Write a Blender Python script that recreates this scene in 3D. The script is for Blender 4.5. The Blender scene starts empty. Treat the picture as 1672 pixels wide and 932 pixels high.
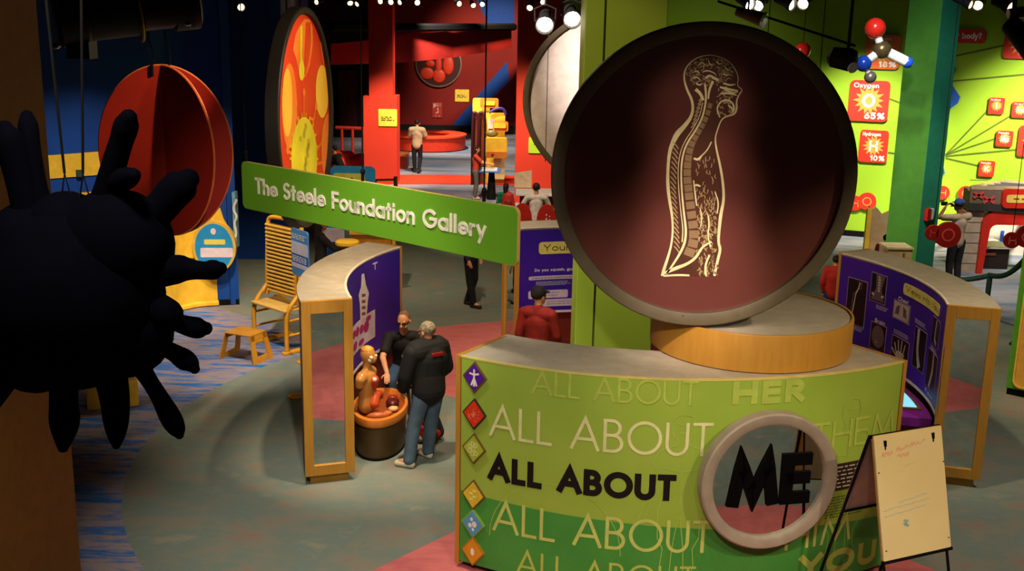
import bpy, bmesh, math, random
from mathutils import Vector as V, Matrix
random.seed(7)
S = bpy.context.scene
COL = S.collection

# ------------------------------------------------------------------ camera
F_PX = 1820.0
PITCH, ROLL, EYE = math.radians(13.6), math.radians(1.11), 5.1
fwd = V((0, math.cos(PITCH), -math.sin(PITCH)))
r0 = V((1, 0, 0)); d0 = fwd.cross(r0)
right = math.cos(ROLL) * r0 - math.sin(ROLL) * d0
down = math.sin(ROLL) * r0 + math.cos(ROLL) * d0
CAM = V((0, 0, EYE))
cd = bpy.data.cameras.new('camera'); cam = bpy.data.objects.new('camera', cd); COL.objects.link(cam)
cd.sensor_width = 36; cd.sensor_fit = 'HORIZONTAL'; cd.lens = 36 * F_PX / 1672
cd.clip_start = .05; cd.clip_end = 300
M = Matrix((right, -down, -fwd)).transposed().to_4x4(); M.translation = CAM
cam.matrix_world = M
S.camera = cam

# ------------------------------------------------------------------ world, exposure
S.view_settings.view_transform = 'Standard'
S.view_settings.look = 'None'
S.view_settings.exposure = 1.0
S.view_settings.gamma = 1.0
S.view_settings.use_curve_mapping = False
S.cycles.use_denoising = True
S.cycles.max_bounces = 6; S.cycles.diffuse_bounces = 3; S.cycles.glossy_bounces = 4
S.cycles.sample_clamp_indirect = 4
w = bpy.data.worlds.new('world'); S.world = w; w.use_nodes = True
w.node_tree.nodes['Background'].inputs[0].default_value = (.9, .8, .75, 1)
w.node_tree.nodes['Background'].inputs[1].default_value = .014

# ------------------------------------------------------------------ lights (spots under the ceiling, some of them added and unseen)
def spot(loc, aim, watts, deg, blend=.6, col=(1, .82, .58), size=.12):
    l = bpy.data.lights.new('spot', 'SPOT'); l.energy = watts; l.spot_size = math.radians(deg)
    l.spot_blend = blend; l.color = col; l.shadow_soft_size = size
    o = bpy.data.objects.new('spot', l); COL.objects.link(o); o.location = loc
    o.rotation_euler = (V(aim) - V(loc)).to_track_quat('-Z', 'Y').to_euler()
    return o
WARM = (1, .80, .54); NEU = (1, .90, .74); COOL = (.85, .92, 1)
# counter front, its top and the tall disc
spot((-0.6, 2.2, 6.4), (1.0, 9.2, 1.35), 600, 30, .7, NEU, .1)
spot((4.6, 3.4, 6.3), (2.6, 9.3, 1.2), 420, 36, .8, WARM, .1)
spot((-1.2, 6.2, 6.3), (2.0, 9.9, 1.9), 150, 24, .8, WARM, .08)
spot((5.6, 7.2, 6.3), (2.6, 9.9, 2.0), 200, 28, .8, WARM, .08)
spot((1.7, 5.4, 6.4), (1.60, 9.5, 2.9), 800, 17, 1, (1, .80, .72), .1)  # this and the next two: unseen spots added to make the disc face glow
spot((1.6, 5.0, 6.5), (1.60, 9.5, 3.6), 420, 14, 1, (1, .76, .62), .1)
spot((1.6, 5.0, 6.5), (1.56, 9.5, 4.3), 200, 13, 1, (1, .76, .60), .1)
# floor pools
spot((-2.0, 9.2, 6.4), (-1.6, 10.4, 0), 480, 54, .9, NEU, .2)
spot((-1.2, 11.0, 6.4), (-1.3, 12.6, .6), 620, 40, .8, WARM, .1)
spot((-3.6, 13.6, 6.4), (-4.4, 16.8, 0), 760, 46, .8, NEU, .15)
spot((6.2, 9.0, 6.4), (6.6, 11.2, 0), 400, 60, .9, NEU, .2)
spot((-1.0, 15.5, 6.4), (-1.2, 18.6, 0), 420, 70, .9, WARM, .2)
spot((0.5, 7.0, 6.4), (0.2, 8.4, 0), 140, 60, .9, NEU, .2)
spot((1.6, 3.0, 6.4), (1.8, 5.0, 0), 420, 80, .9, NEU, .2)  # this and the next two: unseen, added to brighten the floor the ME mirror reflects
spot((5.0, 3.0, 6.4), (5.4, 5.6, 0), 300, 76, .9, NEU, .2)
spot((-1.6, 3.6, 6.4), (-2.0, 6.6, 0), 240, 60, .9, NEU, .2)
# exhibits of the ring
spot((-0.2, 12.2, 6.4), (-1.9, 13.4, 1.4), 300, 46, .8, WARM, .1)
spot((-3.6, 9.6, 6.4), (-2.1, 12.2, 1.6), 80, 34, .8, WARM, .1)
spot((3.4, 10.8, 6.4), (5.0, 13.2, 1.5), 300, 50, .8, WARM, .1)
spot((-.9, 12.2, 6.4), (.5, 14.8, 1.3), 420, 40, .8, NEU, .1)
spot((4.6, 6.8, 6.4), (3.5, 8.7, 1.2), 90, 30, .8, WARM, .1)
# hanging discs, sign and ball
spot((-.4, 4.6, 6.5), (-1.4, 10.4, 3.2), 620, 36, .7, NEU, .1)
spot((0.4, 11.4, 6.3), (-2.4, 13.4, 3.8), 420, 46, .7, WARM, .1)
spot((-1.2, 13.6, 6.0), (1.9, 16.8, 4.2), 1200, 40, .8, (1, .86, .76), .1)
spot((-1.0, 11.5, 6.62), (-4.72, 12.98, 3.6), 420, 19, .7, WARM, .04)
spot((-2.4, 9.4, 6.3), (1.1, 12.8, 4.4), 260, 30, .8, WARM, .1)
spot((-1.6, 10.2, 6.4), (1.1, 12.75, 1.7), 620, 26, .9, NEU, .1)
spot((3.6, 12.6, 6.4), (6.2, 17.0, 4.4), 260, 24, .8, NEU, .1)
spot((4.4, 14.2, 6.5), (7.0, 18.6, 3.6), 330, 50, .9, COOL, .1)
# left yellow and blue wall
spot((-3.6, 15.2, 5.8), (-5.4, 18.8, 1.1), 620, 44, .8, WARM, .1)
spot((-4.6, 13.4, 6.0), (-6.6, 17.6, 1.6), 500, 40, .9, NEU, .1)
spot((-3.4, 19.4, 6.0), (-2.8, 21.4, .6), 260, 60, .9, WARM, .1)
# red gallery
spot((-2.6, 30.2, 6.3), (-3.9, 33.9, 1.4), 1700, 34, .8, WARM, .1)
spot((-1.6, 33.0, 6.4), (-2.2, 37.5, 0), 1500, 76, .9, NEU, .2)
spot((-2.0, 28.0, 6.4), (-2.0, 31.0, 0), 700, 80, .9, NEU, .2)
spot((-2.6, 40.0, 6.4), (-2.6, 44.2, .5), 1900, 66, .9, NEU, .2)
spot((-1.2, 42.5, 6.3), (-1.0, 48.8, 3.2), 1700, 56, .9, WARM, .2)
spot((-2.0, 31.0, 6.2), (-.2, 35.5, 1.8), 1200, 40, .8, WARM, .1)
spot((-.6, 26.0, 6.0), (1.2, 30.9, 1.0), 1500, 46, .9, WARM, .1)
spot((-.6, 22.0, 6.2), (.2, 25.4, .8), 520, 46, .8, NEU, .1)
spot((-6.2, 29.0, 6.3), (-5.6, 34.0, .6), 500, 50, .9, WARM, .1)
# green gallery
spot((7.2, 22.4, 6.5), (8.3, 26.8, 1.7), 1900, 46, .8, NEU, .15)
spot((11.8, 20.6, 6.5), (12.4, 25.2, 1.7), 3000, 60, .8, NEU, .15)
spot((3.0, 22.0, 6.3), (4.4, 28.2, 3.0), 110, 60, .9, NEU, .15)
spot((9.0, 19.2, 6.3), (9.8, 22.6, .6), 760, 60, .9, NEU, .15)
spot((5.4, 15.2, 6.3), (7.2, 18.6, 1.4), 420, 40, .9, NEU, .12)
spot((5.6, 13.0, 6.3), (7.6, 15.2, 1.2), 420, 40, .9, WARM, .12)

# ------------------------------------------------------------------ pixel helpers
def ray(px, py): return fwd + right * ((px - 836) / F_PX) + down * ((py - 466) / F_PX)
def G(px, py, z=0.0):
    v = ray(px, py); return CAM + v * ((z - EYE) / v.z)
def P(px, py, y):
    v = ray(px, py); return CAM + v * (y / v.y)
def on(o, n, px, py):
    v = ray(px, py); return CAM + v * ((o - CAM).dot(n) / v.dot(n))

# ------------------------------------------------------------------ materials
def lin(c):
    c = [x / 255 for x in c]
    return tuple(x / 12.92 if x <= .04045 else ((x + .055) / 1.055) ** 2.4 for x in c) + (1,)
MATS = {}
def mat(name, c, rough=.6, metal=0, spec=.35, c2=None, scale=8, emit=0, coat=0, stretch=None, detail=4):
    if name in MATS: return MATS[name]
    m = bpy.data.materials.new(name); m.use_nodes = True
    nt = m.node_tree; b = nt.nodes['Principled BSDF']
    b.inputs['Base Color'].default_value = lin(c)
    b.inputs['Roughness'].default_value = rough; b.inputs['Metallic'].default_value = metal
    b.inputs['Specular IOR Level'].default_value = spec
    if coat: b.inputs['Coat Weight'].default_value = coat; b.inputs['Coat Roughness'].default_value = .08
    tc = nt.nodes.new('ShaderNodeTexCoord')
    nz = nt.nodes.new('ShaderNodeTexNoise'); nz.inputs['Scale'].default_value = scale; nz.inputs['Detail'].default_value = detail
    if stretch:
        mp = nt.nodes.new('ShaderNodeMapping'); mp.inputs['Scale'].default_value = stretch
        nt.links.new(tc.outputs['Object'], mp.inputs[0]); nt.links.new(mp.outputs[0], nz.inputs['Vector'])
    else: nt.links.new(tc.outputs['Object'], nz.inputs['Vector'])
    rp = nt.nodes.new('ShaderNodeValToRGB')
    c2 = c2 or tuple(min(255, x * .93) for x in c)
    rp.color_ramp.elements[0].position = .35; rp.color_ramp.elements[1].position = .65
    rp.color_ramp.elements[0].color = lin(c2); rp.color_ramp.elements[1].color = lin(c)
    nt.links.new(nz.outputs['Fac'], rp.inputs[0]); nt.links.new(rp.outputs[0], b.inputs['Base Color'])
    if emit:
        b.inputs['Emission Color'].default_value = lin(c); b.inputs['Emission Strength'].default_value = emit
    MATS[name] = m
    return m
def carpet(name, cols, scale=1.0, stretch=(1, 2.6, 1)):
    m = bpy.data.materials.new(name); m.use_nodes = True
    nt = m.node_tree; b = nt.nodes['Principled BSDF']; b.inputs['Roughness'].default_value = .95; b.inputs['Specular IOR Level'].default_value = .1
    tc = nt.nodes.new('ShaderNodeTexCoord'); mp = nt.nodes.new('ShaderNodeMapping'); mp.inputs['Scale'].default_value = stretch
    mp.inputs['Rotation'].default_value = (0, 0, .35)
    nt.links.new(tc.outputs['Object'], mp.inputs[0])
    nz = nt.nodes.new('ShaderNodeTexNoise'); nz.inputs['Scale'].default_value = scale; nz.inputs['Detail'].default_value = 8; nz.inputs['Roughness'].default_value = .7
    nt.links.new(mp.outputs[0], nz.inputs['Vector'])
    rp = nt.nodes.new('ShaderNodeValToRGB'); el = rp.color_ramp.elements
    while len(el) < len(cols): el.new(.5)
    for i, c in enumerate(cols):
        el[i].position = .3 + .4 * i / (len(cols) - 1); el[i].color = lin(c)
    nt.links.new(nz.outputs['Fac'], rp.inputs[0]); nt.links.new(rp.outputs[0], b.inputs['Base Color'])
    f = nt.nodes.new('ShaderNodeTexNoise'); f.inputs['Scale'].default_value = 180
    bp = nt.nodes.new('ShaderNodeBump'); bp.inputs['Strength'].default_value = .35
    nt.links.new(tc.outputs['Object'], f.inputs['Vector']); nt.links.new(f.outputs['Fac'], bp.inputs['Height']); nt.links.new(bp.outputs[0], b.inputs['Normal'])
    return m
wood = lambda: mat('honey_wood', (186, 134, 52), .45, c2=(178, 126, 46), scale=3, stretch=(8, 8, 1.2))
grey = lambda: mat('grey_laminate', (178, 166, 146), .55)
black = lambda: mat('black_metal', (12, 11, 11), .7, spec=.12)
darkgrey = lambda: mat('dark_grey_plastic', (40, 38, 36), .5)
white = lambda: mat('white_print', (232, 228, 214), .6)
purple = lambda: mat('purple_print', (66, 24, 150), .45, c2=(46, 22, 140), scale=1.2)
mirror = lambda: mat('mirror_glass', (226, 226, 222), .02, 1, .5)
red = lambda: mat('red_paint', (190, 34, 20), .6)
dred = lambda: mat('deep_red_paint', (120, 16, 10), .7)
yellow = lambda: mat('yellow_paint', (240, 184, 46), .5)
blue = lambda: mat('blue_paint', (8, 74, 150), .65)
lime = lambda: mat('lime_paint', (150, 190, 40), .6)

# ------------------------------------------------------------------ mesh builder
def flat(o, u, v):
    o, u, v = V(o), V(u).normalized(), V(v).normalized(); n = u.cross(v)
    return lambda a, b, h: o + u * a + v * b + n * h
def rpatch(mb, mp, u0, v0, u1, v1, r, h0, h1, n=14):
    """rounded plate that follows a curved surface"""
    us = [u0 + r * (1 - math.cos(i * math.pi / 8)) for i in range(5)] + [u0 + r + (u1 - u0 - 2 * r) * i / n for i in range(1, n)] + [u1 - r * (1 - math.cos((4 - i) * math.pi / 8)) for i in range(5)]
    T, B = [], []
    for u in us:
        d = max(0, r - min(u - u0, u1 - u)); o = r - math.sqrt(max(0, r * r - d * d)); o = min(o, (v1 - v0) / 2 - 1e-4)
        T.append([mb.bm.verts.new(mp(u, v, h1)) for v in (v0 + o, v1 - o)]); B.append([mb.bm.verts.new(mp(u, v, h0)) for v in (v0 + o, v1 - o)])
    for i in range(len(us) - 1):
        for q in ((T[i][0], T[i + 1][0], T[i + 1][1], T[i][1]), (B[i][0], B[i][1], B[i + 1][1], B[i + 1][0]), (T[i][0], B[i][0], B[i + 1][0], T[i + 1][0]), (T[i][1], T[i + 1][1], B[i + 1][1], B[i][1])): mb.face(q)
    mb.face((T[0][0], T[0][1], B[0][1], B[0][0])); mb.face((T[-1][0], B[-1][0], B[-1][1], T[-1][1])); return mb
class MB:
    def __init__(s): s.bm = bmesh.new(); s.mi = 0
    def face(s, vs):
        try:
            f = s.bm.faces.new(vs); f.material_index = s.mi; return f
        except ValueError: return None
    def grid(s, rings, close_u=True, caps=(False, False)):
        rr = [[s.bm.verts.new(p) for p in r] for r in rings]
        n = len(rr[0])
        for a, b in zip(rr, rr[1:]):
            for i in range(n if close_u else n - 1): s.face((a[i], a[(i + 1) % n], b[(i + 1) % n], b[i]))
        if caps[0]: s.face(rr[0][::-1])
        if caps[1]: s.face(rr[-1])
        return s
    def box(s, x0, y0, z0, x1, y1, z1):
        return s.prism([(x0, y0), (x1, y0), (x1, y1), (x0, y1)], lambda a, b, h: V((a, b, h)), z0, z1)
    def prism(s, poly, mp, h0, h1):
        ar = sum(a[0] * b[1] - b[0] * a[1] for a, b in zip(poly, poly[1:] + poly[:1]))
        if ar < 0: poly = poly[::-1]
        lo = [s.bm.verts.new(mp(a, b, h0)) for a, b in poly]; hi = [s.bm.verts.new(mp(a, b, h1)) for a, b in poly]
        s.face(hi); s.face(lo[::-1]); n = len(poly)
        for i in range(n): s.face((lo[i], lo[(i + 1) % n], hi[(i + 1) % n], hi[i]))
        return s
    def sheet(s, poly, mp, h):
        ar = sum(a[0] * b[1] - b[0] * a[1] for a, b in zip(poly, poly[1:] + poly[:1]))
        if ar < 0: poly = poly[::-1]
        s.face([s.bm.verts.new(mp(a, b, h)) for a, b in poly]); return s
    def patch(s, mp, u0, u1, v0, v1, h0, h1, nu=12, nv=1):
        # a slab that follows a curved mapping
        us = [u0 + (u1 - u0) * i / nu for i in range(nu + 1)]
        vs = [v0 + (v1 - v0) * i / nv for i in range(nv + 1)]
        A = [[s.bm.verts.new(mp(u, v, h1)) for v in vs] for u in us]
        B = [[s.bm.verts.new(mp(u, v, h0)) for v in vs] for u in us]
        for i in range(nu):
            for j in range(nv):
                s.face((A[i][j], A[i + 1][j], A[i + 1][j + 1], A[i][j + 1]))
                s.face((B[i][j], B[i][j + 1], B[i + 1][j + 1], B[i + 1][j]))
            s.face((A[i][0], B[i][0], B[i + 1][0], A[i + 1][0])); s.face((A[i][nv], A[i + 1][nv], B[i + 1][nv], B[i][nv]))
        for j in range(nv):
            s.face((A[0][j], A[0][j + 1], B[0][j + 1], B[0][j])); s.face((A[nu][j], B[nu][j], B[nu][j + 1], A[nu][j + 1]))
        return s
    def sector(s, K, ra, rb, a0, a1, z0, z1, n=32):
        mp = lambda u, v, h: V((K[0] + h * math.cos(u), K[1] + h * math.sin(u), v))
        return s.patch(mp, math.radians(a0), math.radians(a1), z0, z1, ra, rb, n, 1)
    def ring(s, c, ax, r, n, sx=None, q=1):
        ax = V(ax).normalized()
        t = V(sx) if sx else (V((0, 0, 1)) if abs(ax.z) < .9 else V((1, 0, 0)))
        a = (t - ax * t.dot(ax)).normalized(); b = ax.cross(a)
        return [V(c) + a * (r * math.cos(2 * math.pi * i / n)) + b * (r * q * math.sin(2 * math.pi * i / n)) for i in range(n)]
    def cyl(s, p0, p1, r, r1=None, n=16):
        p0, p1 = V(p0), V(p1); ax = p1 - p0; r1 = r if r1 is None else r1
        return s.grid([s.ring(p0, ax, r, n), s.ring(p1, ax, r1, n)], True, (True, True))
    def lathe(s, prof, o, ax=(0, 0, 1), n=32, sx=None, q=1, caps=(True, True)):
        o, ax = V(o), V(ax).normalized()
        return s.grid([s.ring(o + ax * h, ax, max(r, .0005), n, sx, q) for r, h in prof], True, caps)
    def tube(s, pts, r, n=8, rs=None, closed=False):
        pts = [V(p) for p in pts]; m = len(pts); prev = None; rings = []
        for i, p in enumerate(pts):
            t = (pts[(i + 1) % m] - pts[i - 1]) if closed else pts[min(i + 1, m - 1)] - pts[max(i - 1, 0)]
            t.normalize()
            if prev is None:
                k = V((0, 0, 1)) if abs(t.z) < .9 else V((1, 0, 0)); a = (k - t * k.dot(t)).normalized()
            else: a = (prev - t * prev.dot(t)).normalized()
            prev = a; b = t.cross(a); rr = rs[i] if rs else r
            rings.append([p + a * (rr * math.cos(2 * math.pi * j / n)) + b * (rr * math.sin(2 * math.pi * j / n)) for j in range(n)])
        if closed: rings.append(rings[0])
        s.grid(rings, True, (not closed, not closed))
        if closed: bmesh.ops.remove_doubles(s.bm, verts=s.bm.verts, dist=1e-5)
        return s
    def ball(s, c, r, n=20, sc=(1, 1, 1), rot=None):
        c = V(c); rings = []
        m = max(6, n // 2)
        for i in range(m + 1):
            t = math.pi * i / m; rr = max(math.sin(t), .004)
            row = []
            for j in range(n):
                p = V((rr * math.cos(2 * math.pi * j / n) * sc[0], rr * math.sin(2 * math.pi * j / n) * sc[1], -math.cos(t) * sc[2])) * r
                if rot: p = rot @ p
                row.append(c + p)
            rings.append(row)
        return s.grid(rings, True, (True, True))
    def cap(s, p0, p1, ra, rb, n=14, side=None, q=1):
        # tapered capsule, flattened by q across `side`
        p0, p1 = V(p0), V(p1); ax = (p1 - p0); L = ax.length; ax = ax / max(L, 1e-6)
        prof = []
        for i in range(6):
            t = math.pi / 2 * i / 5; prof.append((ra * math.sin(t), -ra * math.cos(t) * .9))
        for i in range(6):
            t = math.pi / 2 * i / 5; prof.append((rb * math.cos(t), L + rb * math.sin(t) * .9))
        return s.lathe([(max(r, .001), h) for r, h in prof], p0, ax, n, side, q)
    def ribbon(s, pts, wd, mp, h0, h1=None, closed=False):
        pts = [V((p[0], p[1])) for p in pts]; m = len(pts)
        if m < 2: return s
        L, R = [], []
        for i, p in enumerate(pts):
            if closed: a, b = pts[i - 1], pts[(i + 1) % m]
            else: a, b = pts[max(i - 1, 0)], pts[min(i + 1, m - 1)]
            d1 = (p - a); d2 = (b - p)
            if d1.length < 1e-9: d1 = d2
            if d2.length < 1e-9: d2 = d1
            d1.normalize(); d2.normalize()
            n1 = V((-d1.y, d1.x)); n2 = V((-d2.y, d2.x)); nn = n1 + n2
            if nn.length < .2: nn = n1
            nn.normalize(); k = 1 / max(.35, nn.dot(n1)); ww = wd[i] if isinstance(wd, (list, tuple)) else wd
            L.append(p + nn * (ww / 2 * k)); R.append(p - nn * (ww / 2 * k))
        cnt = m if closed else m - 1
        T = [(s.bm.verts.new(mp(l.x, l.y, h1 if h1 is not None else h0)), s.bm.verts.new(mp(r.x, r.y, h1 if h1 is not None else h0))) for l, r in zip(L, R)]
        for i in range(cnt):
            j = (i + 1) % m; s.face((T[i][0], T[i][1], T[j][1], T[j][0]))
        if h1 is not None:
            Bq = [(s.bm.verts.new(mp(l.x, l.y, h0)), s.bm.verts.new(mp(r.x, r.y, h0))) for l, r in zip(L, R)]
            for i in range(cnt):
                j = (i + 1) % m
                s.face((T[i][0], T[j][0], Bq[j][0], Bq[i][0])); s.face((T[i][1], Bq[i][1], Bq[j][1], T[j][1]))
            if not closed:
                s.face((T[0][0], Bq[0][0], Bq[0][1], T[0][1])); s.face((T[-1][0], T[-1][1], Bq[-1][1], Bq[-1][0]))
        return s
    def build(s, name, m, parent=None, smooth=False, bevel=0):
        bmesh.ops.recalc_face_normals(s.bm, faces=s.bm.faces[:]) if not getattr(s, 'keep', False) else None
        me = bpy.data.meshes.new(name); s.bm.to_mesh(me); s.bm.free()
        for q in (m if isinstance(m, (list, tuple)) else [m]): me.materials.append(q)
        o = bpy.data.objects.new(name, me); COL.objects.link(o)
        if smooth:
            me.polygons.foreach_set('use_smooth', [True] * len(me.polygons))
            me.set_sharp_from_angle(angle=math.radians(42))
        if bevel:
            b = o.modifiers.new('bevel', 'BEVEL'); b.width = bevel; b.segments = 2; b.limit_method = 'ANGLE'; b.angle_limit = math.radians(50)
        if parent:
            o.parent = parent; o.matrix_parent_inverse = parent.matrix_basis.inverted()
        return o
def tag(o, label, cat, group=None):
    o['label'] = label; o['category'] = cat
    if group: o['group'] = group
    return o
def thing(name, label, cat, loc=(0, 0, 0), rz=0, group=None):
    o = bpy.data.objects.new(name, None); COL.objects.link(o); o.empty_display_size = .1
    o.location = loc; o.rotation_euler = (0, 0, rz)
    return tag(o, label, cat, group)
def struct(o): o['kind'] = 'structure'; return o
def dup(root, loc=None, rz=None, label=None):
    r = root.copy(); COL.objects.link(r)
    if loc is not None: r.location = loc
    if rz is not None: r.rotation_euler = (0, 0, rz)
    if label: r['label'] = label
    def kids(a, b):
        for ch in list(a.children):
            c = ch.copy(); COL.objects.link(c); c.parent = b; kids(ch, c)
    kids(root, r)
    return r

# ------------------------------------------------------------------ stroke lettering (geometric sans)
def arc(cx, cy, rx, ry, a0, a1, n=14):
    return [(cx + rx * math.cos(math.radians(a0 + (a1 - a0) * i / n)), cy + ry * math.sin(math.radians(a0 + (a1 - a0) * i / n))) for i in range(n + 1)]
X = .62
def bowl(cx, r=.31): return arc(cx, .31, r, .31, 0, 360, 22)
GL = {
 'A': (.86, [[(0, 0), (.43, 1), (.86, 0)], [(.15, .32), (.71, .32)]]),
 'B': (.56, [[(0, 0), (0, 1)], [(0, 1), (.24, 1)] + arc(.24, .76, .24, .24, 90, -90, 10) + [(0, .52)], [(0, .52), (.28, .52)] + arc(.28, .26, .27, .26, 90, -90, 10) + [(0, 0)]]),
 'C': (.84, [arc(.5, .5, .5, .5, 48, 312, 20)]),
 'D': (.68, [[(0, 0), (0, 1), (.2, 1)] + arc(.2, .5, .48, .5, 90, -90, 16) + [(0, 0)]]),
 'E': (.48, [[(.48, 1), (0, 1), (0, 0), (.48, 0)], [(0, .52), (.46, .52)]]),
 'F': (.46, [[(.46, 1), (0, 1), (0, 0)], [(0, .52), (.44, .52)]]),
 'G': (.98, [arc(.5, .5, .5, .5, 45, 360, 24) + [(.55, .5)]]),
 'H': (.68, [[(0, 0), (0, 1)], [(.68, 0), (.68, 1)], [(0, .52), (.68, .52)]]),
 'I': (.04, [[(.02, 0), (.02, 1)]]),
 'K': (.6, [[(0, 0), (0, 1)], [(.56, 1), (0, .48)], [(.14, .6), (.6, 0)]]),
 'L': (.42, [[(0, 1), (0, 0), (.42, 0)]]),
 'M': (1.0, [[(0, 0), (.16, 1), (.5, .12), (.84, 1), (1, 0)]]),
 'N': (.76, [[(0, 0), (0, 1), (.76, 0), (.76, 1)]]),
 'O': (1.0, [arc(.5, .5, .5, .5, 0, 360, 32)]),
 'P': (.5, [[(0, 0), (0, 1), (.24, 1)] + arc(.24, .74, .26, .26, 90, -90, 10) + [(0, .48)]]),
 'R': (.54, [[(0, 0), (0, 1), (.24, 1)] + arc(.24, .74, .26, .26, 90, -90, 10) + [(0, .48)], [(.2, .48), (.54, 0)]]),
 'S': (.52, [arc(.26, .75, .24, .25, 40, 250, 12) + arc(.26, .25, .27, .26, 70, -150, 12)]),
 'T': (.56, [[(0, 1), (.56, 1)], [(.28, 1), (.28, 0)]]),
 'U': (.64, [[(0, 1), (0, .32)] + arc(.32, .32, .32, .32, 180, 360, 14) + [(.64, 1)]]),
 'V': (.8, [[(0, 1), (.4, 0), (.8, 1)]]),
 'W': (1.1, [[(0, 1), (.27, 0), (.55, .9), (.83, 0), (1.1, 1)]]),
 'Y': (.72, [[(0, 1), (.36, .46), (.72, 1)], [(.36, .46), (.36, 0)]]),
 'a': (.62, [bowl(.31), [(.62, 0), (.62, X)]]),
 'b': (.62, [bowl(.31), [(0, 0), (0, 1)]]),
 'c': (.52, [arc(.31, .31, .31, .31, 48, 312, 16)]),
 'd': (.62, [bowl(.31), [(.62, 0), (.62, 1)]]),
 'e': (.6, [[(.02, .32), (.6, .32)] + arc(.31, .31, .3, .31, 0, 300, 20)]),
 'f': (.3, [[(.12, 0), (.12, .8)] + arc(.28, .8, .16, .18, 180, 100, 6), [(0, X), (.3, X)]]),
 'g': (.62, [bowl(.31), [(.62, X), (.62, -.1)] + arc(.32, -.08, .3, .2, 0, -150, 10)]),
 'h': (.48, [[(0, 0), (0, 1)], [(0, .36)] + arc(.24, .38, .24, .24, 180, 0, 10) + [(.48, 0)]]),
 'i': (.04, [[(.02, 0), (.02, X)], [(.02, .89), (.02, .95)]]),
 'j': (.04, [[(.02, -.2), (.02, X)], [(.02, .82), (.02, .94)]]),
 'k': (.44, [[(0, 0), (0, 1)], [(.4, X), (0, .28)], [(.12, .38), (.44, 0)]]),
 'l': (.04, [[(.02, 0), (.02, 1)]]),
 'm': (.8, [[(0, 0), (0, X)], [(0, .36)] + arc(.2, .42, .2, .2, 180, 0, 8) + [(.4, 0)], [(.4, .36)] + arc(.6, .42, .2, .2, 180, 0, 8) + [(.8, 0)]]),
 'n': (.48, [[(0, 0), (0, X)], [(0, .36)] + arc(.24, .38, .24, .24, 180, 0, 10) + [(.48, 0)]]),
 'o': (.62, [bowl(.31)]),
 'p': (.62, [bowl(.31), [(0, -.34), (0, X)]]),
 'q': (.62, [bowl(.31), [(.62, -.34), (.62, X)]]),
 'r': (.26, [[(0, 0), (0, X)], [(0, .36)] + arc(.22, .38, .22, .22, 180, 80, 6)]),
 's': (.34, [arc(.17, .46, .15, .15, 40, 250, 9) + arc(.17, .16, .17, .16, 70, -150, 9)]),
 't': (.3, [[(.15, 0), (.15, .9)], [(0, X), (.3, X)]]),
 'u': (.48, [[(0, X), (0, .24)] + arc(.24, .24, .24, .24, 180, 360, 10) + [(.48, X)], [(.48, X), (.48, 0)]]),
 'v': (.5, [[(0, X), (.25, 0), (.5, X)]]),
 'w': (.8, [[(0, X), (.2, 0), (.4, X), (.6, 0), (.8, X)]]),
 'x': (.46, [[(0, X), (.46, 0)], [(.46, X), (0, 0)]]),
 'y': (.52, [[(0, X), (.27, 0)], [(.54, X), (.13, -.34)]]),
 'z': (.44, [[(0, X), (.44, X), (0, 0), (.44, 0)]]),
 '0': (.56, [arc(.28, .5, .28, .5, 0, 360, 20)]), '1': (.2, [[(0, .82), (.18, 1), (.18, 0)]]),
 '2': (.5, [arc(.25, .74, .25, .26, 180, -30, 10) + [(0, 0), (.5, 0)]]),
 '3': (.5, [arc(.22, .75, .22, .25, 150, -90, 10), arc(.23, .25, .26, .25, 90, -150, 10)]),
 '5': (.5, [[(.46, 1), (.12, 1), (.06, .58)] + arc(.22, .32, .27, .32, 115, -140, 12)]),
 '6': (.54, [arc(.27, .3, .27, .3, 0, 360, 16), [(.03, .42), (.36, 1)]]),
 '8': (.5, [arc(.25, .76, .21, .24, 0, 360, 14), arc(.25, .26, .25, .26, 0, 360, 14)]),
 '%': (.9, [arc(.2, .78, .18, .2, 0, 360, 12), arc(.7, .22, .18, .2, 0, 360, 12), [(.12, 0), (.78, 1)]]),
 '?': (.44, [arc(.22, .76, .22, .24, 180, -60, 10) + [(.22, .42), (.22, .26)], [(.22, .0), (.22, .12)]]),
 '.': (.06, [[(.03, 0), (.03, .1)]]), ',': (.06, [[(.05, .1), (.0, -.12)]]), '-': (.3, [[(0, .34), (.3, .34)]]),
 ' ': (.28, []),
}
def text_width(s, wt): return sum(GL[c][0] for c in s) + (len(s) - 1) * (.12 + wt)
def text(mb, s, mp, u0, v0, u1, cap, wt=.1, h0=.002, h1=None, slope=0, seg=.06):
    """letters from u0 to u1 on baseline v0, cap height `cap`, stroke weight wt of the cap height"""
    tw = text_width(s, wt); k = (u1 - u0) / (tw + wt)
    x = wt / 2
    for c in s:
        for st in GL[c][1]:
            pts = []
            q = [((x + p[0]) * k + u0, p[1] * cap * (1 - wt) + wt / 2 * cap + v0) for p in st]
            for a, b in zip(q, q[1:]):
                n = max(1, int(math.hypot(b[0] - a[0], b[1] - a[1]) / seg))
                for i in range(n): pts.append((a[0] + (b[0] - a[0]) * i / n, a[1] + (b[1] - a[1]) * i / n))
            pts.append(q[-1])
            cl = len(q) > 4 and math.hypot(q[0][0] - q[-1][0], q[0][1] - q[-1][1]) < 1e-6
            if cl: pts = pts[:-1]
            else:   # square ends run half a stroke past the point
                for e, f in ((0, 1), (-1, -2)):
                    d = V(pts[e]) - V(pts[f])
                    if d.length > 0 and abs(st[e][1] - .0) < 1.2: pts[e] = tuple(V(pts[e]) + d.normalized() * wt * cap * .45)
            pts = [(p[0], p[1] + slope * (p[0] - u0)) for p in pts]
            mb.ribbon(pts, wt * cap, mp, h0, h1, cl)
        x += GL[c][0] + .12 + wt
    return mb
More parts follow.
